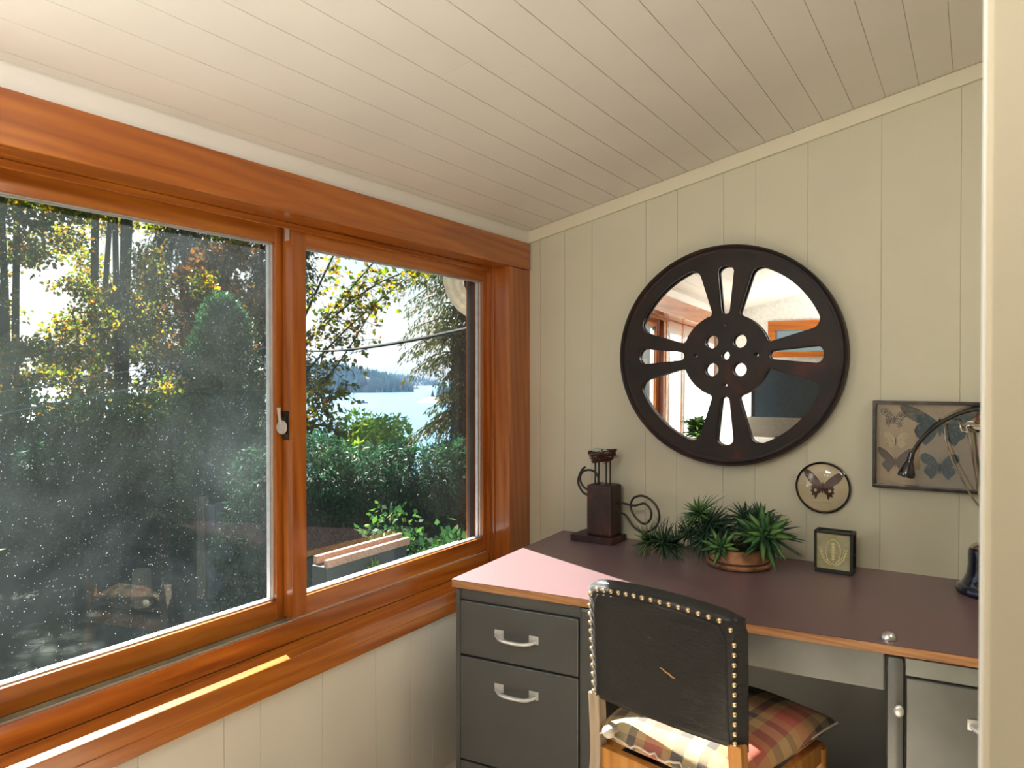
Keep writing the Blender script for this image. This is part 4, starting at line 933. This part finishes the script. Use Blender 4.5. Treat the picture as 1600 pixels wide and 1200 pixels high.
# hedge across the garden (right pane and behind the mullion)
hv = Vector((1.90, 1.18, 0)).normalized()
def hedge(name, label, p0, p1, zt, zb, th, n, mat, ls=.10, lw_=.4):
    p0, p1 = Vector(p0), Vector(p1); L = (p1 - p0).length; d = (p1 - p0).normalized(); o = tag(empty(name, ((p0.x + p1.x) / 2, (p0.y + p1.y) / 2, zb)), label, 'hedge')
    mid = Vector(((p0.x + p1.x) / 2, (p0.y + p1.y) / 2, zb)); bl = []
    k_ = int(L / .22)
    for i in range(k_):
        for lv in range(5):
            c = p0 + d * (L * (i + random.random()) / k_) - mid
            nrm = Vector((-d.y, d.x))
            off = random.uniform(-.3, .3) * th
            bl.append((c.x + nrm.x * off, c.y + nrm.y * off, (zt - zb) * (lv + .5) / 5 + random.uniform(-.08, .06), .30, .30, (zt - zb) / 5 * .95))
    P_, N_ = blob_points(bl, n, .82); D_ = N_ * .5 + rng.normal(size=N_.shape) * .35; D_[:, 2] -= .35
    Lr = rng.uniform(.7, 1.3, len(P_)) * ls; leaves('foliage', P_, D_, Lr, Lr * lw_, mat, o)
    aa = math.atan2(d.y, d.x)
    MB().box(-L / 2 + .1, L / 2 - .1, -th * .28, th * .28, .0, (zt - zb) * .86, Matrix.Rotation(aa, 4, 'Z'), .08).build('added_dark_core', M['bark'], o)  # dark box added inside to block see-through light and darken the hedge
    return o
hedge('cedar_hedge', 'clipped dark green hedge behind the planter', (-4.35, 2.0, 0), (-1.9, 3.75, 0), .62, -1.0, .5, 80000, M['leaf_dark'], .060, .30)
hedge('laurel_hedge', 'lighter green laurel hedge under the maples', (-11.0, 2.4, 0), (-7.6, 4.6, 0), .95, -1.0, .7, 36000, M['leaf_laurel'], .08, .5)
hedge('garden_hedge', 'long shaded dark hedge in front of the laurels', (-9.9, 1.4, 0), (-6.4, 3.9, 0), .42, -1.0, .7, 60000, M['leaf_dark'], .065, .32)
# evergreen
eb = []
for i in range(60):
    t = random.random() ** .8; rr_ = .78 * (1 - t ** 1.6) ** .6; a = random.uniform(0, 6.28)
    eb.append((rr_ * .55 * math.cos(a), rr_ * .55 * math.sin(a), .3 + 2.75 * t, .30 * (1.15 - .5 * t), .30 * (1.15 - .5 * t), .32))
tree('evergreen_tree', 'tall rounded dark evergreen standing before the maples', 'tree', (-6.2, 3.15, -1.0), 3.3, eb, 26000, .085, .3, M['leaf_ever'], [([(0, 0, 0), (0, 0, 2.4)], [.08, .03])], inner=.8, up=.25)
# green bush in the middle
tree('round_bush', 'green bush just above the hedge with sunlight painted into its leaf colour', 'bush', (-6.8, 6.35, -1.2), 1.8, [(random.gauss(0, .33), random.gauss(0, .33), random.uniform(.85, 1.75) , .33, .33, .26) for _ in range(26)], 9000, .10, .45, M['leaf_bush'], [([(0, 0, 0), (.1, 0, 1.4)], [.05, .02]), ([(0, 0, 0), (-.2, .1, 1.3)], [.04, .02])], inner=.6)
# maples
mp = [((-12.6, .2), 11.0), ((-13.4, 2.2), 11.5), ((-14.6, 4.6), 12.0), ((-14.0, 6.4), 12.0), ((-16.8, 3.0), 12.5), ((-16.5, 7.2), 13)]
lab = ['autumn maple tree at the left end of the grove', 'slim autumn maple next to the left end of the grove', 'autumn maple tree left of the tall evergreen', 'autumn maple tree rising right behind the tall evergreen', 'taller maple in the second row of the grove', 'tallest maple at the back of the grove']
for (bx_, by_), h_ in mp:
    lb_ = lab.pop(0); bl = []
    tp = []
    for k in range(3):
        ax_ = random.uniform(-.5, .5); ay_ = random.uniform(-.5, .5); tp.append(([(0 + ax_ * .2, ay_ * .2, 0), (ax_ * .6, ay_ * .6, h_ * .35), (ax_ * 1.3, ay_ * 1.3, h_ * .7), (ax_ * 2, ay_ * 2, h_ * .95)], [.085, .07, .05, .02]))
    for i in range(72):
        bl.append((random.uniform(-1.9, 1.9), random.uniform(-1.9, 1.9), .5 + h_ * .95 * random.random() ** 1.35, random.uniform(.3, .75), random.uniform(.3, .75), random.uniform(.2, .5)))
    tree('maple_tree', lb_, 'tree', (bx_, by_, -1.6), h_, bl, 25000, .095, .8, M['leaf_maple'], tp, 'autumn maples in the garden', inner=.2)
# dark conifers behind
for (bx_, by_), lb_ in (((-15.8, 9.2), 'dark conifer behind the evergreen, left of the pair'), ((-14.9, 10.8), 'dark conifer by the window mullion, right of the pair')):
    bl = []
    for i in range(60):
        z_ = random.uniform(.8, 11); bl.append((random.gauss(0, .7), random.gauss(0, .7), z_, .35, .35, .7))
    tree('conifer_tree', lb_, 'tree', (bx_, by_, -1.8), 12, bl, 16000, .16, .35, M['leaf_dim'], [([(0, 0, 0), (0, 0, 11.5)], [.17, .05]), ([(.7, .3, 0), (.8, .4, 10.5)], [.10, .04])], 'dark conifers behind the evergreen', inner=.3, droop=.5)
# orange shrub between
tree('orange_maple', 'rusty orange maple crown hanging among the dark conifers', 'tree', (-13.2, 8.4, -1.6), 7, [(random.uniform(-1.1, 1.1), random.uniform(-1.1, 1.1), random.uniform(3.2, 6.4), .5, .5, .3) for _ in range(20)], 4200, .14, .8, M['leaf_orange'], [([(0, 0, 0), (.1, .1, 6)], [.08, .03])], inner=.2)
# maple whose branches hang into the right pane
nb = tag(empty('near_maple', (-5.6, 3.75, -1.0)), 'maple with thin spreading branches reaching in from behind the mullion', 'tree')
trunk('trunk', [(0, 0, 0), (-.05, 0, 1.6), (0, .05, 3.0), (.1, .1, 4.6)], [.11, .09, .07, .04], nb)
br, PP, DD = [], [], []
bs = [((0, .05, 2.3), (.55, .35, 2.95), (1.15, .72, 3.55)), ((0, .05, 2.6), (.5, .3, 3.3), (1.05, .6, 4.0)), ((0, 0, 1.9), (.45, .28, 2.5), (.85, .5, 3.2)), ((-.0, 0, 1.6), (.25, .15, 2.0), (.48, .3, 2.2)), ((0, .05, 2.9), (.4, .3, 3.9), (.8, .5, 4.6)), ((0, 0, 1.7), (.3, .2, 1.75), (.5, .28, 1.62)), ((0, .05, 2.7), (.8, .5, 3.45), (1.45, .9, 3.75))]
mbb = MB()
for s_ in bs:
    sp_ = spiral(s_, 10); mbb.tube(sp_, [.013 * (1 - .8 * i / len(sp_)) + .003 for i in range(len(sp_))], 6)
    for i, q in enumerate(sp_):
        if i < 4: continue
        for k in range(3):
            d = Vector((random.gauss(0, 1), random.gauss(0, 1), random.gauss(0, .8))).normalized(); L_ = random.uniform(.12, .32); e_ = q + d * L_; mbb.tube([q, e_], [.004, .0015], 4)
            for j in range(5):
                c = q + d * L_ * random.uniform(.3, 1.05); PP.append((c.x + random.gauss(0, .03), c.y + random.gauss(0, .03), c.z + random.gauss(0, .03))); DD.append((random.gauss(0, 1), random.gauss(0, 1), random.gauss(-.5, .8)))
mbb.build('branches', M['bark'], nb)
PP = np.array(PP); DD = np.array(DD); leaves('foliage', PP, DD, rng.uniform(.05, .09, len(PP)), rng.uniform(.04, .07, len(PP)), M['leaf_maple'], nb)
# cedar on the right
cd = tag(empty('cedar_tree', (-4.38, 5.55, -1.2)), 'drooping cedar tree at the right side of the view', 'tree')
trunk('trunk', [(0, 0, 0), (0, 0, 3), (0, 0, 6.5)], [.16, .12, .05], cd)
PP, DD = [], []; mbb = MB()
for i in range(260):
    z_ = random.uniform(.4, 6.4); a = random.uniform(0, 6.28); Lb = random.uniform(.5, 1.0) * (1.05 if z_ > 2.7 else .75 + .25 * abs(math.sin(z_ * 2)))
    Lb *= .82
    if 2.0 < z_ < 2.8: Lb *= .7
    d = Vector((math.cos(a), math.sin(a), 0)); pts = [Vector((0, 0, z_)) + d * Lb * t + Vector((0, 0, .18 * t - .42 * t * t)) * Lb * 1.4 for t in (0, .33, .66, 1)]
    mbb.tube(pts, [.015, .01, .006, .002], 4)
    for j in range(125):
        t = random.uniform(.15, 1.02); q = Vector((0, 0, z_)) + d * Lb * t + Vector((0, 0, .18 * t - .42 * t * t)) * Lb * 1.4
        q += Vector((-d.y, d.x, 0)) * random.gauss(0, .13) * (1.1 - .4 * t) + Vector((0, 0, -abs(random.gauss(0, .06))))
        PP.append(q[:]); DD.append((d.x * .5 + random.gauss(0, .35), d.y * .5 + random.gauss(0, .35), -.8))
mbb.build('branches', M['bark'], cd); PP = np.array(PP); leaves('foliage', PP, np.array(DD), rng.uniform(.04, .10, len(PP)), rng.uniform(.014, .028, len(PP)), M['leaf_cedar'], cd)
# vine shrub by the planter
P_, N_ = blob_points([(random.uniform(-.45, .45), random.uniform(-.3, .3), random.uniform(.2, 1.25), .22, .22, .2) for _ in range(22)], 2400, .4)
vs_ = tag(empty('leafy_shrub', (-1.95, 1.78, -1.0)), 'loose leafy shrub growing beside the planter under the hedge', 'bush')
leaves('foliage', P_, N_ + rng.normal(size=N_.shape) * .8, rng.uniform(.04, .075, len(P_)), rng.uniform(.03, .05, len(P_)), M['leaf_shrub'], vs_)
MB().tube([(0, 0, 0), (.1, 0, 1.1)], .015).tube([(0, 0, 0), (-.2, .1, 1.0)], .012).build('stem', M['bark'], vs_)
# planter box with two tan rails
PLC = (-1.555, .69, -1.0)
pbx = tag(empty('planter_box', PLC, R(90)), 'grey planter box with two tan rails outside the right window pane', 'planter')
MB().box(-.36, .32, -.055, .065, 0, 1.30, bev=.004).build('body', M['planter'], pbx)
tag(MB().box(-.375, .33, -.075, -.045, 1.301, 1.345, bev=.004).build('rail', M['boards'], pbx), 'front tan rail')
MB().box(-.335, .40, .050, .080, 1.301, 1.345, bev=.004).build('rail', M['boards'], pbx)
fl = rosette((-.02, -.09, 1.22), (0, -1, .3), 26, .07, .03, M['leaf_bush'], pbx, 85, .4, name='sprig')
# fence
fc = tag(empty('board_fence', (-5.1, 2.5, -1.0), math.atan2(.3, .45)), 'weathered grey board fence between hedge and evergreen', 'fence')
mb = MB()
for i in range(5): mb.box(-.30 + .09 * i, -.30 + .09 * i + .084, 0, .02, 0, 1.0 + .02 * (i % 2), bev=.002)
mb.build('fence_boards', M['fence'], fc); MB().box(-.40, -.31, -.03, .06, 0, 1.08, bev=.004).build('post', M['stump'], fc)
sm = MB().lathe([(.11, 0), (.095, .1), (.09, .37), (.08, .385), (0, .385)], (-5.75, 1.85, -1.02), 14).build('tree_stump', M['stump'], None, True)
tag(sm, 'short sawn post on the dark lawn', 'stump')
# cables
def sag(a, b_, s_, n=24):
    a, b_ = Vector(a), Vector(b_); return [a.lerp(b_, t / n) - Vector((0, 0, s_ * 4 * (t / n) * (1 - t / n))) for t in range(n + 1)]
tag(MB().tube(sag((-.24, .13, 1.60), (-7.5, 5.2, 1.82), .10), .011, 6).build('power_cable', M['cable'], None, True), 'thick black power cable crossing the sky in the right pane', 'cable')
tag(MB().tube(sag((-5.9, 3.6, 1.55), (-11.5, -2.3, -.05), .05), .007, 6).build('overhead_wire', M['line'], None, True), 'lower thin grey overhead wire before the maples', 'wire')
tag(MB().tube(sag((-5.9, 3.6, 1.72), (-11.5, -2.3, .35), .05), .005, 6).build('overhead_wire', M['line'], None, True), 'upper thin grey overhead wire before the maples', 'wire')
# downspout elbow outside the corner
def rect_tube(path, w_, d_, name, mat):
    mb = MB(); bm_ = mb.bm; rings = []
    P_ = [Vector(p) for p in path]; wd_ = Vector((.53, .848, 0)) * 0 + Vector((0, 0, 0))
    for i, p in enumerate(P_):
        t = (P_[min(i + 1, len(P_) - 1)] - P_[max(i - 1, 0)]).normalized(); dep = Vector((-.53, .848, 0)); side = t.cross(dep).normalized()
        k_ = 1.0 + (.04 if i % 2 else 0)
        ring = []
        for a_, b__ in ((-1, -1), (-.6, -1.12), (-.2, -1), (.2, -1.12), (.6, -1), (1, -1.1), (1, 1), (-1, 1)): ring.append(bm_.verts.new(p + side * w_ * .5 * a_ * k_ + dep * d_ * .5 * b__ * k_))
        rings.append(ring)
    for a, c in zip(rings, rings[1:]):
        for i in range(8): bm_.faces.new((a[i], a[(i + 1) % 8], c[(i + 1) % 8], c[i]))
    bm_.faces.new(rings[0]); bm_.faces.new(rings[-1])
    return mb.build(name, mat)
path = [(-.358, -.036, 2.05)] + [(-.358, -.036, 1.775)]
rv = Vector((.848, .53, 0))
for i in range(9):
    t = R(90 * .62) * i / 8; c = Vector((-.358, -.036, 1.775)); path.append(tuple(c + rv * .135 * (1 - math.cos(t)) - Vector((0, 0, .135 * math.sin(t)))))
e_ = Vector(path[-1]); dr_ = (rv * math.sin(R(56)) - Vector((0, 0, math.cos(R(56))))); path += [tuple(e_ + dr_ * .04), tuple(e_ + dr_ * .08), tuple(e_ + dr_ * .11), tuple(e_ + dr_ * .15)]
tag(rect_tube(path, .080, .065, 'downspout', M['spout']), 'beige ribbed downspout elbow hanging outside the window corner', 'downspout')
